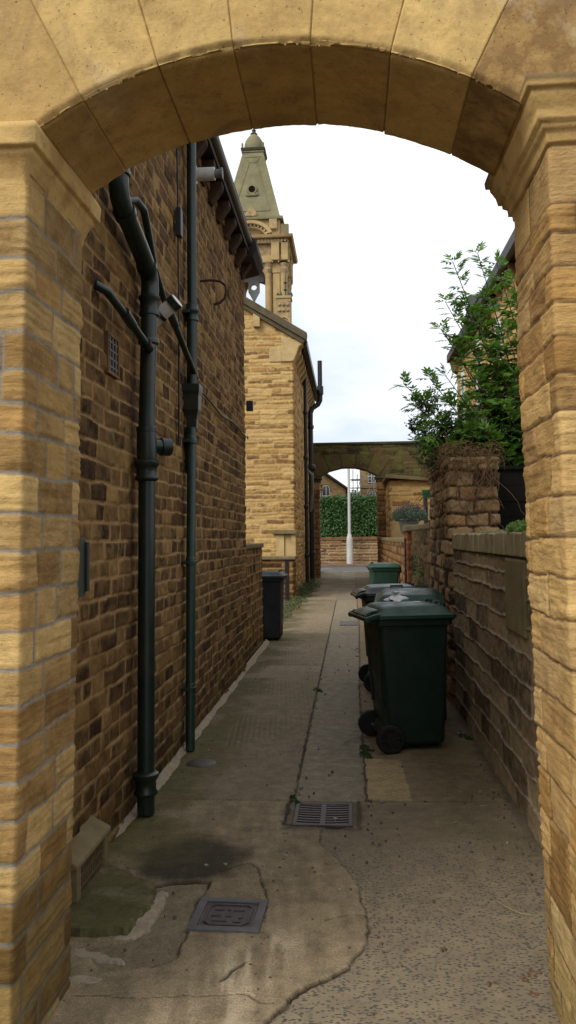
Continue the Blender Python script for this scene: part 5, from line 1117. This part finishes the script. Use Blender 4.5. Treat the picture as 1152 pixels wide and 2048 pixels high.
    obj('wall',MB().box(-22,-4.0,57.5,69.7,0,15.6),A_,B); obj('cornice',MB().box(-22.3,-3.75,57.2,69.9,15.6,16.0),A_,B,bevel=.05)
    obj('roof',MB().prism([(-22,16.0),(-5.2,16.0),(-13.6,19.0)],'y',58,69.6),M['slate'],B)
    px=-4.45
    p=obj('pedestal',MB().box(px-.5,px+.5,57.3,58.3,16.0,17.0).box(px-.56,px+.56,57.24,58.36,18.35,18.55),A_,B,bevel=.03)
    ar=MB(); n=10
    for i in range(n):
        a0,a1=math.pi*i/n,math.pi*(i+1)/n; ar.prism([(px-.38*math.cos(a0),16.6+.38*math.sin(a0)),(px-.38*math.cos(a1),16.6+.38*math.sin(a1)),(px-.5*math.cos(a1),16.6+.5*math.sin(a1)),(px-.5*math.cos(a0),16.6+.5*math.sin(a0))],'y',57.2,57.3)
    obj('pedestal_arch',ar,A_,p)
    cv=MB().box(px-.5,px+.5,57.3,58.3,17.0,18.35)
    for x in (-.3,0,.3):
        for z in (17.5,17.9): cv.lathe([(.0,0),(.13,.0),(.1,-.08),(.0,-.12)],(px+x,57.3,z),'y',8)
    obj('carved_block',cv,M['carved'],p,bevel=.03)
    obj('iron_finial',MB().lathe([(.1,18.55),(.06,18.7),(.04,19.0),(.14,19.1),(.04,19.2),(.04,19.5),(.13,19.62),(.04,19.7),(.03,20.3),(.0,20.9)],(px+.1,57.8,0),'z',8),M['iron_far'],B,smooth=40)
    cr=MB()
    for x in (-.42,-.2,.35,.52): cr.lathe([(.1,18.55),(.13,18.65),(.08,18.8),(.0,18.9)],(px+x,57.6,0),'z',8)
    obj('cresting',cr,M['iron_far'],B,smooth=40)
    # neighbouring slate verge glimpsed behind left house corner
    V=thing('roof_gable','sliver of dark slate roof with gutter edge behind the left house corner','roof',(-5.6,40,0))
    obj('slope',MB().prism([(-5.05,11.9),(-4.45,10.9),(-4.5,10.6),(-9,12.6),(-9,14),(-6.2,14.2)],'y',40,44),M['slate'],V)
    for k in range(3): obj('rail',MB().tube([(-5.75+k*.16,39.9,13.6-k*.12),(-4.62+k*.13,39.9,11.3-k*.1)],.05,6),(M['lead'],M['wood'],M['lead'])[k],V)
M['carved']=m_plain('carved_stone',(.44,.32,.17),.9,.1,.55,3.2,bump=1.,dirt=(.16,.11,.06))
M['dentil']=m_plain('dentil_stone',(.6,.48,.28),.9,.1,.2,2); M['pale_lead']=m_plain('pale_lead_top',(.55,.55,.53),.7,.3,.2,2)
M['tracery']=m_plain('grey_tracery',(.26,.27,.26),.8,.2,.2,2); M['iron_far']=m_plain('green_iron_finial',(.03,.06,.045),.6,.3,.3,3)
hall()

# ================================================================ RIGHT HOUSE
def right_house():
    H=thing('stone_house','tall tan stone house with black eaves behind the leafy elder on the right','house',(6,20,0))
    wall('wall',[(8,25.6),(3.36,25.6),(3.36,12.2)],-.05,7.05,.035,M['gable'],H,resz=.03,seed=121,hrange=(.12,.18),lrange=(.3,.7),wob=.01,joint=.01,edge=.03,depth=.014,off=.01,rough=.012)
    obj('core',MB().box(3.4,8,12.2,25.5,0,7.0),M['brownstone'],H)
    obj('roof',MB().prism([(3.12,7.12),(6.5,9.4),(9,7.12),(9,7.0),(3.2,7.0)],'y',12,25.9),M['slate'],H)
    obj('fascia',MB().box(3.08,3.20,12,25.9,6.92,7.16),M['black'],H,bevel=.01); obj('soffit',MB().box(3.2,3.4,12,25.85,6.94,6.98),M['wood'],H)
    obj('gablet',MB().prism([(19.4,7.1),(20.7,7.55),(22.0,7.1)],'x',3.06,5.5),M['black'],H)
    obj('eaves_end_bracket',MB().prism([(3.36,6.5),(3.22,6.6),(3.14,6.92),(3.36,6.92)],'y',25.3,25.75),M['brownstone'],H,bevel=.02)
    y=12.8
    while y<25.4: obj('corbel',MB().prism([(3.36,6.60),(3.22,6.78),(3.2,6.93),(3.36,6.93)],'y',y-.07,y+.07),M['brownstone'],H,bevel=.01); y+=.75
    for (yc,z0,z1) in ((23.8,4.3,6.3),(20.9,4.3,6.5),(18.2,4.3,6.3),(15.4,4.3,6.3),(23.8,1.2,3.2),(20.9,1.2,3.2),(18.2,1.2,3.2),(15.4,1.2,3.2)):
        w=.42; n=10; out=[(yc-w,z0),(yc-w,z1-w)]+[(yc-w*math.cos(math.pi*i/n),z1-w+w*math.sin(math.pi*i/n)) for i in range(1,n)]+[(yc+w,z1-w),(yc+w,z0)]
        gl=MB().prism(out,'x',3.30,3.345); fr=MB(); sr=MB()
        for i in range(len(out)-1):
            j=i+1; k=.86; k2=1.35
            f=lambda p,k:(yc+(p[0]-yc)*k,z0+.03+(p[1]-z0)*(k if k<1 else 1.0)+(0 if k<1 else (k-1)*w*1.0*(p[1]>z1-w-.01)))
            fr.prism([out[i],out[j],f(out[j],k),f(out[i],k)],'x',3.27,3.30); sr.prism([out[i],out[j],f(out[j],k2),f(out[i],k2)],'x',3.27,3.352)
        fr.box(3.272,3.298,yc-.36,yc+.36,(z0+z1)/2-.03,(z0+z1)/2+.03)
        wn=obj('window',fr,M['frame'],H); obj('pane',gl,M['glass'],wn); obj('window_surround',sr,M['ashlar'],H); obj('sill',MB().box(3.22,3.36,yc-.6,yc+.6,z0-.16,z0-.01),M['ashlar'],H,bevel=.015)
right_house()

# ================================================================ PLANTS
def branch_curve(p0,p1,sag,n=8):
    p0,p1=Vector(p0),Vector(p1); return [p0.lerp(p1,i/n)+Vector(sag)*math.sin(math.pi*i/n) for i in range(n+1)]
def elder():
    r=random.Random(21)
    T=thing('elder_bush','tall leafy elder bush with long arching shoots above the tall pillar on the right','bush',(1.6,8.6,0))
    base=Vector((1.75,8.7,1.4)); tips=[(1.03,8.0,4.16),(1.28,8.1,4.28),(1.48,8.2,4.20),(1.6,8.0,3.95),(.95,8.0,3.78),(1.15,8.1,3.75),(.90,8.0,3.52),(1.05,8.1,3.35),(1.35,8.2,3.85),(.53,7.9,2.98),(.78,7.9,3.02),(.62,8.0,2.80),(.74,7.9,2.52),(.92,7.8,3.02),(1.02,8.0,2.75),(.68,7.9,2.40),(1.35,8.0,3.3),(1.55,8.1,3.5),(1.25,8.0,3.0),(1.6,8.0,3.05),(1.45,7.9,2.75),(1.15,7.9,2.5),(1.7,8.3,3.8),(1.75,8.2,3.3),(1.7,8.0,2.7),(1.3,7.9,2.5),(1.5,8.2,2.75),(1.0,7.85,2.35)]
    st=MB(); V=[];F=[];rn=[]
    def leaflet(p,d,up,L,w):
        s=d.cross(up).normalized(); k=len(V); u2=s.cross(d).normalized(); dr=-.12*L
        pts=[p,p+d*L*.35+s*w+u2*w*.25,p+d*L*.35,p+d*L*.35-s*w+u2*w*.25,p+d*L*.72+s*w*.75+u2*(w*.2+dr*.5),p+d*L*.72+u2*dr*.5,p+d*L*.72-s*w*.75+u2*(w*.2+dr*.5),p+d*L+u2*dr]
        V.extend([tuple(q) for q in pts]); c=r.random()
        rn.extend([c]*8)
        for f in ((0,1,2,2),(0,2,3,3),(1,4,5,2),(2,5,6,3),(4,7,5,5),(5,7,6,6)): F.append([k+i for i in f])
    def leaf(p,d,L,young=False):
        d=d.normalized(); up=(Vector((0,0,1))+Vector((r.uniform(-.4,.4),r.uniform(-.6,.2),0))).normalized(); s=d.cross(up)
        if s.length<.05: s=Vector((1,0,0))
        s.normalize(); u2=s.cross(d).normalized(); rl=L*.62; n=3 if r.random()<.5 else 2
        q=[p+d*rl*(i+1)/(n+.6)-u2*.10*rl*((i+1)/n)**2 for i in range(n)]
        st.tube([p]+q,.0016,4,False)
        for i in range(n):
            for sg in (-1,1):
                dd=(d*.75+s*sg*(.85-.1*i)-u2*.12).normalized(); leaflet(q[i],dd,u2,L*r.uniform(.42,.52),L*.075)
        leaflet(q[-1],(d-u2*.2).normalized(),u2,L*.55,L*.088)
    for t in tips:
        t=Vector(t); mid=base.lerp(t,.35)+Vector((r.uniform(-.1,.15),0,.05)); 
        c=[base]+[base*(1-u)**2+mid*2*u*(1-u)+t*u*u+Vector((.22*math.sin(math.pi*u),.1*math.sin(math.pi*u),0)) for u in [i/9 for i in range(1,10)]]
        c=[c[0]]+c[1:]
        st.tube(c,[.014-.0105*i/9 for i in range(10)],6)
        Ltot=(t-base).length; n=int(Ltot/.06)
        for i in range(n):
            u=1-(i/n)*.78; f=u*9; k=min(int(f),8); p=c[k].lerp(c[k+1],f-k); d0=(c[k+1]-c[k]).normalized()
            for sg in ((-1,1) if i%1==0 else (1,)):
                a=r.uniform(0,6.28) if i%2 else r.uniform(-.5,.5)+(1.57 if i%4==0 else 0)
                side=d0.orthogonal().normalized(); side.rotate(Matrix.Rotation(a+ (0 if sg>0 else math.pi),3,d0))
                d=(side*.85+d0*r.uniform(.25,.8)+Vector((0,0,.15 if u>.8 else -.1))); leaf(p,d,r.uniform(.17,.25)*(1 if u<.9 else .7))
        for _ in range(2): leaf(t,(d0+Vector((r.uniform(-.8,.8),r.uniform(-.8,.8),r.uniform(-.1,.9)))),.15,True)
    leafobj('foliage',np.array(V),np.array(F),M['elder'],T,rnd=np.array(rn)) if False else None
    # quads with a doubled corner are not valid: build triangles/quads through from_pydata
    me=bpy.data.meshes.new('foliage'); off=wloc(T); ff=[]
    for f in F: ff.append(tuple(f[:3]) if f[2]==f[3] else tuple(f))
    me.from_pydata([(v[0]-off.x,v[1]-off.y,v[2]-off.z) for v in V],[],ff); at=me.attributes.new('st','FLOAT_COLOR','POINT'); a=np.ones((len(V),4),np.float32); a[:,0]=rn; at.data.foreach_set('color',a.ravel())
    o=bpy.data.objects.new('foliage',me); COL.objects.link(o); me.materials.append(M['elder']); o.parent=T
    obj('stems',st,M['stem'],T,smooth=True)
    # dense small leaved shrub
    D=thing('garden_shrub','dense dark small leaved shrub with brownish seed heads filling the space below the elder','shrub',(1.5,8.5,0))
    g=np.random.RandomState(4); cl=[(1.35,8.5,2.55,.36),(1.66,8.4,2.68,.36),(1.05,8.4,2.5,.28),(1.75,8.6,2.95,.3),(1.5,8.5,2.95,.25),(.86,8.3,2.45,.22),(1.32,8.35,2.52,.25),(.78,8.2,2.85,.14),(.68,8.2,2.62,.12)]
    C=[]; N=[]
    for x,y,z,s in cl:
        n=int(5200*s*s/.12*.55); q=g.normal(size=(n,3)); q/=np.linalg.norm(q,axis=1)[:,None]; k=(.55+.45*g.rand(n))*(.65+.7*vnoise(q[:,0]*3+x*9,q[:,2]*3+z,8)); C.append(q*k[:,None]*s+np.array([x,y,z])); N.append(q+np.array([0,0,.6]))
    C=np.concatenate(C); N=np.concatenate(N); V2,F2,rn2=leaf_cards(C,.034,N,.6,1.9,3); leafobj('foliage',V2,F2,M['shrub'],D,rnd=rn2)
    st2=MB()
    for x,y,z,s in cl: st2.tube(branch_curve((1.5,8.6,1.0),(x,y,z),(.05,0,.1)),[.016-.0015*i for i in range(9)],6)
    for i in range(70):
        x,y,z,s=r.choice(cl); a=Vector((x,y,z)); d=Vector((r.gauss(0,1),r.gauss(0,.6)-.3,r.gauss(0,1))).normalized(); st2.tube([a,a+d*s*.7,a+d*s*1.15+Vector((0,0,.02))],[.004,.003,.0015],4)
    obj('stems',st2,M['stem'],D,smooth=True)
    sd_=[]; 
    for c in ((1.5,8.15,2.9),(1.62,8.1,2.8),(1.38,8.15,2.75),(1.7,8.15,3.0),(1.25,8.1,2.62)):
        q=g.normal(size=(350,3))*np.array([.09,.05,.05])+np.array(c); sd_.append(q)
    V3,F3,rn3=leaf_cards(np.concatenate(sd_),.012,None,1,1.2,5); leafobj('seed_heads',V3,F3,M['seed'],D,rnd=rn3)
M['elder']=m_leaf('elder_leaf',(.045,.12,.014),(.15,.29,.035),.5); M['shrub']=m_leaf('shrub_leaf',(.020,.050,.013),(.055,.11,.025),.35); M['seed']=m_leaf('brown_seed',(.06,.05,.025),(.12,.09,.04),.2)
M['stem']=m_plain('green_brown_stem',(.05,.045,.02),.8,.2,.4,10)
elder()
def creeper():
    r=random.Random(8); T=thing('dried_creeper','tangled mat of dead brown creeper stems hanging over the top of the tall pillar','creeper',(1.1,8.0,2.2))
    V=[];F=[]
    m=MB()
    for i in range(430):
        x=r.uniform(.84,1.34); y=r.choice([r.uniform(7.40,7.52),r.uniform(7.4,9.3)]) ; z=2.2+r.uniform(-.04,.16)*(1 if y<8.4 else .7)
        if r.random()<.40: x=.86+r.uniform(-.05,.06); y=r.uniform(7.4,9.2)
        p=Vector((x,y,z)); d=Vector((r.gauss(0,1),r.gauss(0,.7),r.gauss(.1,.35))).normalized(); pts=[p]; L=r.uniform(.015,.03)
        n=r.randint(5,10); ph=r.uniform(-.35,.35)
        for k in range(n):
            d=(d+Vector((r.gauss(0,.32),r.gauss(0,.32),r.gauss(-.08,.25)))+Vector((0,0,-.03*k))).normalized(); q=pts[-1]+d*L
            if .93<q.x<1.33 and 7.5<q.y<9.3 and q.z<2.24: q.z=2.25; d.z=abs(d.z)*.3
            elif q.z<2.2:
                if q.x>.905 and q.x<1.15 and q.y>7.5: q.x=min(q.x,.895)
                if q.y>7.43 and q.y<7.7 and q.x>.93: q.y=7.42
            q.x=min(max(q.x,.80),1.37); q.y=max(q.y,7.36); pts.append(q)
        m.tube(pts,[.0027*(1-.6*k/n)*r.uniform(.8,1.2) for k in range(len(pts))],4,False)
    for i in range(46):   # long hanging strands down the faces
        fr=r.random()<.72
        p=Vector((r.uniform(.92,1.32),7.405,2.2)) if fr else Vector((.875,r.uniform(7.45,8.6),2.2)); pts=[p]; L=r.uniform(.03,.05); n=r.randint(5,22); dx=r.uniform(-.5,.5)
        for k in range(n):
            dx+=r.gauss(0,.45); dx*=.9; q=pts[-1]+(Vector((dx,r.gauss(0,.08),-1)) if fr else Vector((r.gauss(0,.08),dx,-1))).normalized()*L; 
            if fr: q.y=7.41+r.uniform(-.012,.008)
            else: q.x=.872+r.uniform(-.01,.01)
            pts.append(q)
        m.tube(pts,[.0036*(1-.5*k/n) for k in range(len(pts))],4,False)
    obj('stems',m,M['deadstem'],T,smooth=True)
    g=np.random.RandomState(9); C=np.stack([g.uniform(.86,1.36,1800),g.uniform(7.42,9.2,1800),2.22+.10*g.rand(1800)],1); V3,F3,rn=leaf_cards(C,.022,None,1,1.6,8); leafobj('dead_leaves',V3,F3,M['deadleaf'],T,rnd=rn)
M['deadstem']=m_plain('dead_creeper_stem',(.17,.10,.05),.9,.1,.6,25); M['deadleaf']=m_leaf('dead_leaf',(.06,.03,.015),(.17,.10,.05),.2)
creeper()
def tuft(name,label,cat,spots,mat,lsize=.02,spread=.04,h=.05,n=60,seed=1,flow=None,group=None):
    g=np.random.RandomState(seed); out=[]
    for i,(x,y,z,s) in enumerate(spots):
        k=max(12,int(n*s)); a=g.rand(k)*6.28; rr=np.sqrt(g.rand(k))*spread*s
        C=np.stack([x+rr*np.cos(a),y+rr*np.sin(a),z+g.rand(k)*h*s*(1-.5*rr/(spread*s))],1)
        V,F,rn=leaf_cards(C,lsize,np.tile([0,-.3,.7],(k,1)),.8,1.8,seed+i); out.append((V,F,rn))
    return out
def weeds():
    def one(label,spots,seed,ls,sp,h,n,mat='weed',group=None,name='weed',cat='weed'):
        Vs=[];Fs=[];rs=[];k=0
        for V,F,rn in tuft('w','','',spots,mat,ls,sp,h,n,seed): Vs.append(V);Fs.append(F+k);rs.append(rn);k+=len(V)
        o=leafobj(name,np.concatenate(Vs),np.concatenate(Fs),M[mat],None,loc=(spots[0][0],spots[0][1],spots[0][2]),rnd=np.concatenate(rs)); props(o,label,cat,group)
    for i,(x,y,lb) in enumerate(((.085,5.80,'dark green weed beside the front wheels of the nearest bin'),(.09,5.98,'small weed behind the other, next to the nearest bin wheel'),(.84,6.35,'weed growing at the foot of the right wall behind the nearest bin'),(-.345,4.80,'tiny weed at the top left corner of the drain grate'),(.08,6.75,'weed in the path joint under the handle of the nearest bin'),(-.345,8.25,'small tuft of moss at the top of the long joint left of the centre strip'))):
        one(lb,[(x,y,0,1),(x+.03,y-.05,0,.7),(x-.01,y+.07,0,.6)],200+i,.020,.045 if i!=3 else .02,.03,50)
    one('line of mossy weeds in the joint left of the centre slabs',[(-.345+.01*math.sin(i*3),5.3+i*.13,0,.55+.4*random.random()) for i in range(22)],220,.009,.016,.008,26,'mossleaf',name='joint_moss',cat='moss')
    one('bright green weeds along the left edge of the path by the metal post',[(-1.42+.1*math.sin(i*2.1)+.015*i,13.2+i*.62,0,1.3+random.random()) for i in range(22)],230,.035,.10,.10,90,'weed2')
    one('low green weeds at the foot of the gable house corner',[(-1.36,21.6+i*.45,0,2.2) for i in range(14)],240,.04,.09,.12,80,'weed2')
    # plants on top of right wall
    one('bright green leafy plant tumbling over the right wall top against the near pier',[(1.02+.04*math.sin(i*2),4.45+i*.16,1.53,2.0-.05*i) for i in range(5)],250,.026,.05,.05,170,'weed3',name='wall_plant',cat='plant')
    one('low pale green stonecrop on the right wall top next to the tall pillar',[(1.05,5.3+i*.17,1.53,1.6-.05*i) for i in range(12)],260,.018,.045,.022,130,'stonecrop',name='wall_plant',cat='plant')
    one('small green plant growing from the side of the rendered wall',[(.905,10.6,.95,1.5),(.90,10.65,1.05,1.2),(.905,10.55,.82,1),(.90,10.9,1.2,.8)],270,.035,.07,.12,60,'weed3',name='wall_plant',cat='plant')
    one('ivy leaved sprig on the face of the mossy rendered wall',[(.905,11.4+i*.1,1.1+.12*math.sin(i),.8) for i in range(6)],280,.03,.07,.1,40,'weed2',name='wall_plant',cat='plant')
    # lavender trough
    T=thing('lavender_planter','grey trough of blue green lavender standing on the right wall top','planter',(.95,13.5,1.66))
    tr=MB().loft([rrect(.11,.22,.02,1.56,.95,13.5),rrect(.14,.27,.02,1.78,.95,13.5),rrect(.15,.28,.02,1.785,.95,13.5),rrect(.15,.28,.02,1.81,.95,13.5)]); obj('trough',tr,M['trough'],T,smooth=35)
    g=np.random.RandomState(31); n=2600; a=g.rand(n)*6.28; rr=np.sqrt(g.rand(n)); x=.97+.29*rr*np.cos(a); y=13.5+.35*rr*np.sin(a); z=1.78+g.rand(n)*.26*(1-.55*rr*rr)
    V,F,rn=leaf_cards(np.stack([x,y,z],1),.055,np.tile([0,-1.,.1],(n,1)),.9,5,12); leafobj('foliage',V,F,M['lav'],T,rnd=rn)
    n=420; a=g.rand(n)*6.28; rr=np.sqrt(g.rand(n)); x=.97+.27*rr*np.cos(a); y=13.5+.33*rr*np.sin(a); z=2.0+g.rand(n)*.10-.10*rr
    V,F,rn=leaf_cards(np.stack([x,y,z],1),.03,None,1,2,14); leafobj('flowers',V,F,M['lavf'],T,rnd=rn)
    st=MB(); r=random.Random(3)
    for i in range(90):
        a=r.uniform(0,6.28); q=math.sqrt(r.random()); st.tube([(.98+.1*q*math.cos(a),13.5+.15*q*math.sin(a),1.68),(.97+.28*q*math.cos(a),13.5+.33*q*math.sin(a),2.0-.1*q)],.0025,4,False)
    obj('stems',st,M['stem'],T)
    # twig, straws, pebbles
    tw=MB().tube([(.58,3.52,.012),(.61,3.44,.02),(.66,3.40,.012),(.70,3.39,.012)],.0022,6); props(obj('straw',tw,M['straw'],None,loc=(.6,3.45,0)),'single dry yellow straw on the path against the near right pier','straw')
    for i,(p,q) in enumerate((((-.02,6.35,.006),(.05,6.52,.01)),((-.06,6.15,.006),(.06,6.28,.012)))):
        props(obj('straw',MB().tube([p,((p[0]+q[0])/2,(p[1]+q[1])/2,.02),q],.002,5),M['straw'],None,loc=p),('dry straw lying beside the nearest bin wheels','paler dry straw just in front of the other by the nearest bin')[i],'straw')
    pb=MB(); r=random.Random(77)
    for i in range(480):
        x=r.uniform(-1.15,.88); y=r.choice([r.uniform(2.6,5),r.uniform(4,12)]); s=r.uniform(.002,.006)*(1+.08*y)
        if r.random()<.6: x=r.choice([-1.14+abs(r.gauss(0,.08)),.87-abs(r.gauss(0,.06)),-.345+r.gauss(0,.02),.08+r.gauss(0,.02)])
        q=[(x+s*r.uniform(.6,1.3)*math.cos(t),y+s*r.uniform(.6,1.3)*math.sin(t)) for t in [k*1.047 for k in range(6)]]
        pb.loft([[(a,b,-.002) for a,b in q],[((a+x)/2*1+ (a-x)*.3,(b+y)/2+(b-y)*.3,s*.9+.004) for a,b in q]])
    props(obj('grit',pb,M['grit'],None),'scattered grit and small stones on the path',None,None,'stuff'); bpy.data.objects['grit']['category']='grit'
    fl=MB(); r=random.Random(9)
    for i in range(46):
        x=r.choice([r.uniform(-.95,-.45),r.uniform(-1.1,.8)]); y=r.uniform(3.4,11); s=r.uniform(.006,.014)
        q=[(x+s*r.uniform(.5,1.4)*math.cos(t),y+s*r.uniform(.5,1.4)*math.sin(t)) for t in [k*.9 for k in range(7)]]
        fl.loft([[(a,b,.0) for a,b in q],[(a,b,.011) for a,b in q]])
    props(obj('lichen_flakes',fl,M['flake'],None),'pale flakes of lichen and mortar scattered on the path',None,None,'stuff'); bpy.data.objects['lichen_flakes']['category']='flakes'
    dl=np.random.RandomState(41); nn=60; xx=np.where(dl.rand(nn)<.6,np.where(dl.rand(nn)<.5,-1.12+np.abs(dl.normal(size=nn))*.07,.86-np.abs(dl.normal(size=nn))*.06),dl.uniform(-1.,.8,nn)); yy=dl.uniform(2.9,12,nn)
    V,F,rn=leaf_cards(np.stack([xx,yy,np.full(nn,.014)],1),.03,np.tile([0,0,1.],(nn,1)),.25,1.8,44); o=leafobj('fallen_leaves',V,F,M['deadleaf'],None,rnd=rn); props(o,'small brown dead leaves scattered along the path',None,None,'stuff'); o['category']='leaves'
    lt=MB(); r=random.Random(19)
    for i in range(9):
        x=.60+r.gauss(0,.025); y=2.92+r.gauss(0,.05); s=r.uniform(.004,.010); lt.loft([[(x-s,y-s*.6,.002),(x+s,y-s,.002),(x+s*.8,y+s,.002),(x-s,y+s*.7,.002)],[(x-s*.5,y-s*.3,s),(x+s*.5,y-s*.3,s*1.3),(x+s*.4,y+s*.4,s),(x-s*.5,y+s*.3,s*1.2)]])
    props(obj('crumbled_stone',lt,M['crumb'],None,loc=(.6,2.92,0)),'crumbs of reddish stone and shell fallen at the foot of the near right pier','stone crumbs')
M['weed']=m_leaf('weed_leaf',(.018,.05,.010),(.05,.11,.02),.3); M['weed2']=m_leaf('weed_leaf_olive',(.035,.055,.012),(.09,.13,.03),.3); M['weed3']=m_leaf('fresh_leaf',(.07,.14,.02),(.16,.26,.05),.4)
M['stonecrop']=m_leaf('stonecrop_leaf',(.10,.14,.06),(.26,.28,.14),.3); M['mossleaf']=m_leaf('moss_leaf',(.03,.035,.008),(.08,.08,.02),.1)
M['lav']=m_leaf('lavender_leaf',(.045,.085,.045),(.10,.15,.10),.3); M['lavf']=m_leaf('lavender_flower',(.10,.05,.07),(.20,.10,.12),.3)
M['trough']=m_plain('grey_trough',(.13,.13,.125),.8,.2,.3,5); M['straw']=m_plain('dry_straw',(.26,.21,.11),.8,.2,.2,9)
M['grit']=m_plain('grit_stone',(.16,.12,.085),.95,.1,.6,40); M['flake']=m_plain('lichen_flake',(.30,.28,.22),.95,.1,.4,30); M['crumb']=m_plain('red_crumb',(.17,.09,.05),.9,.1,.6,60)
weeds()
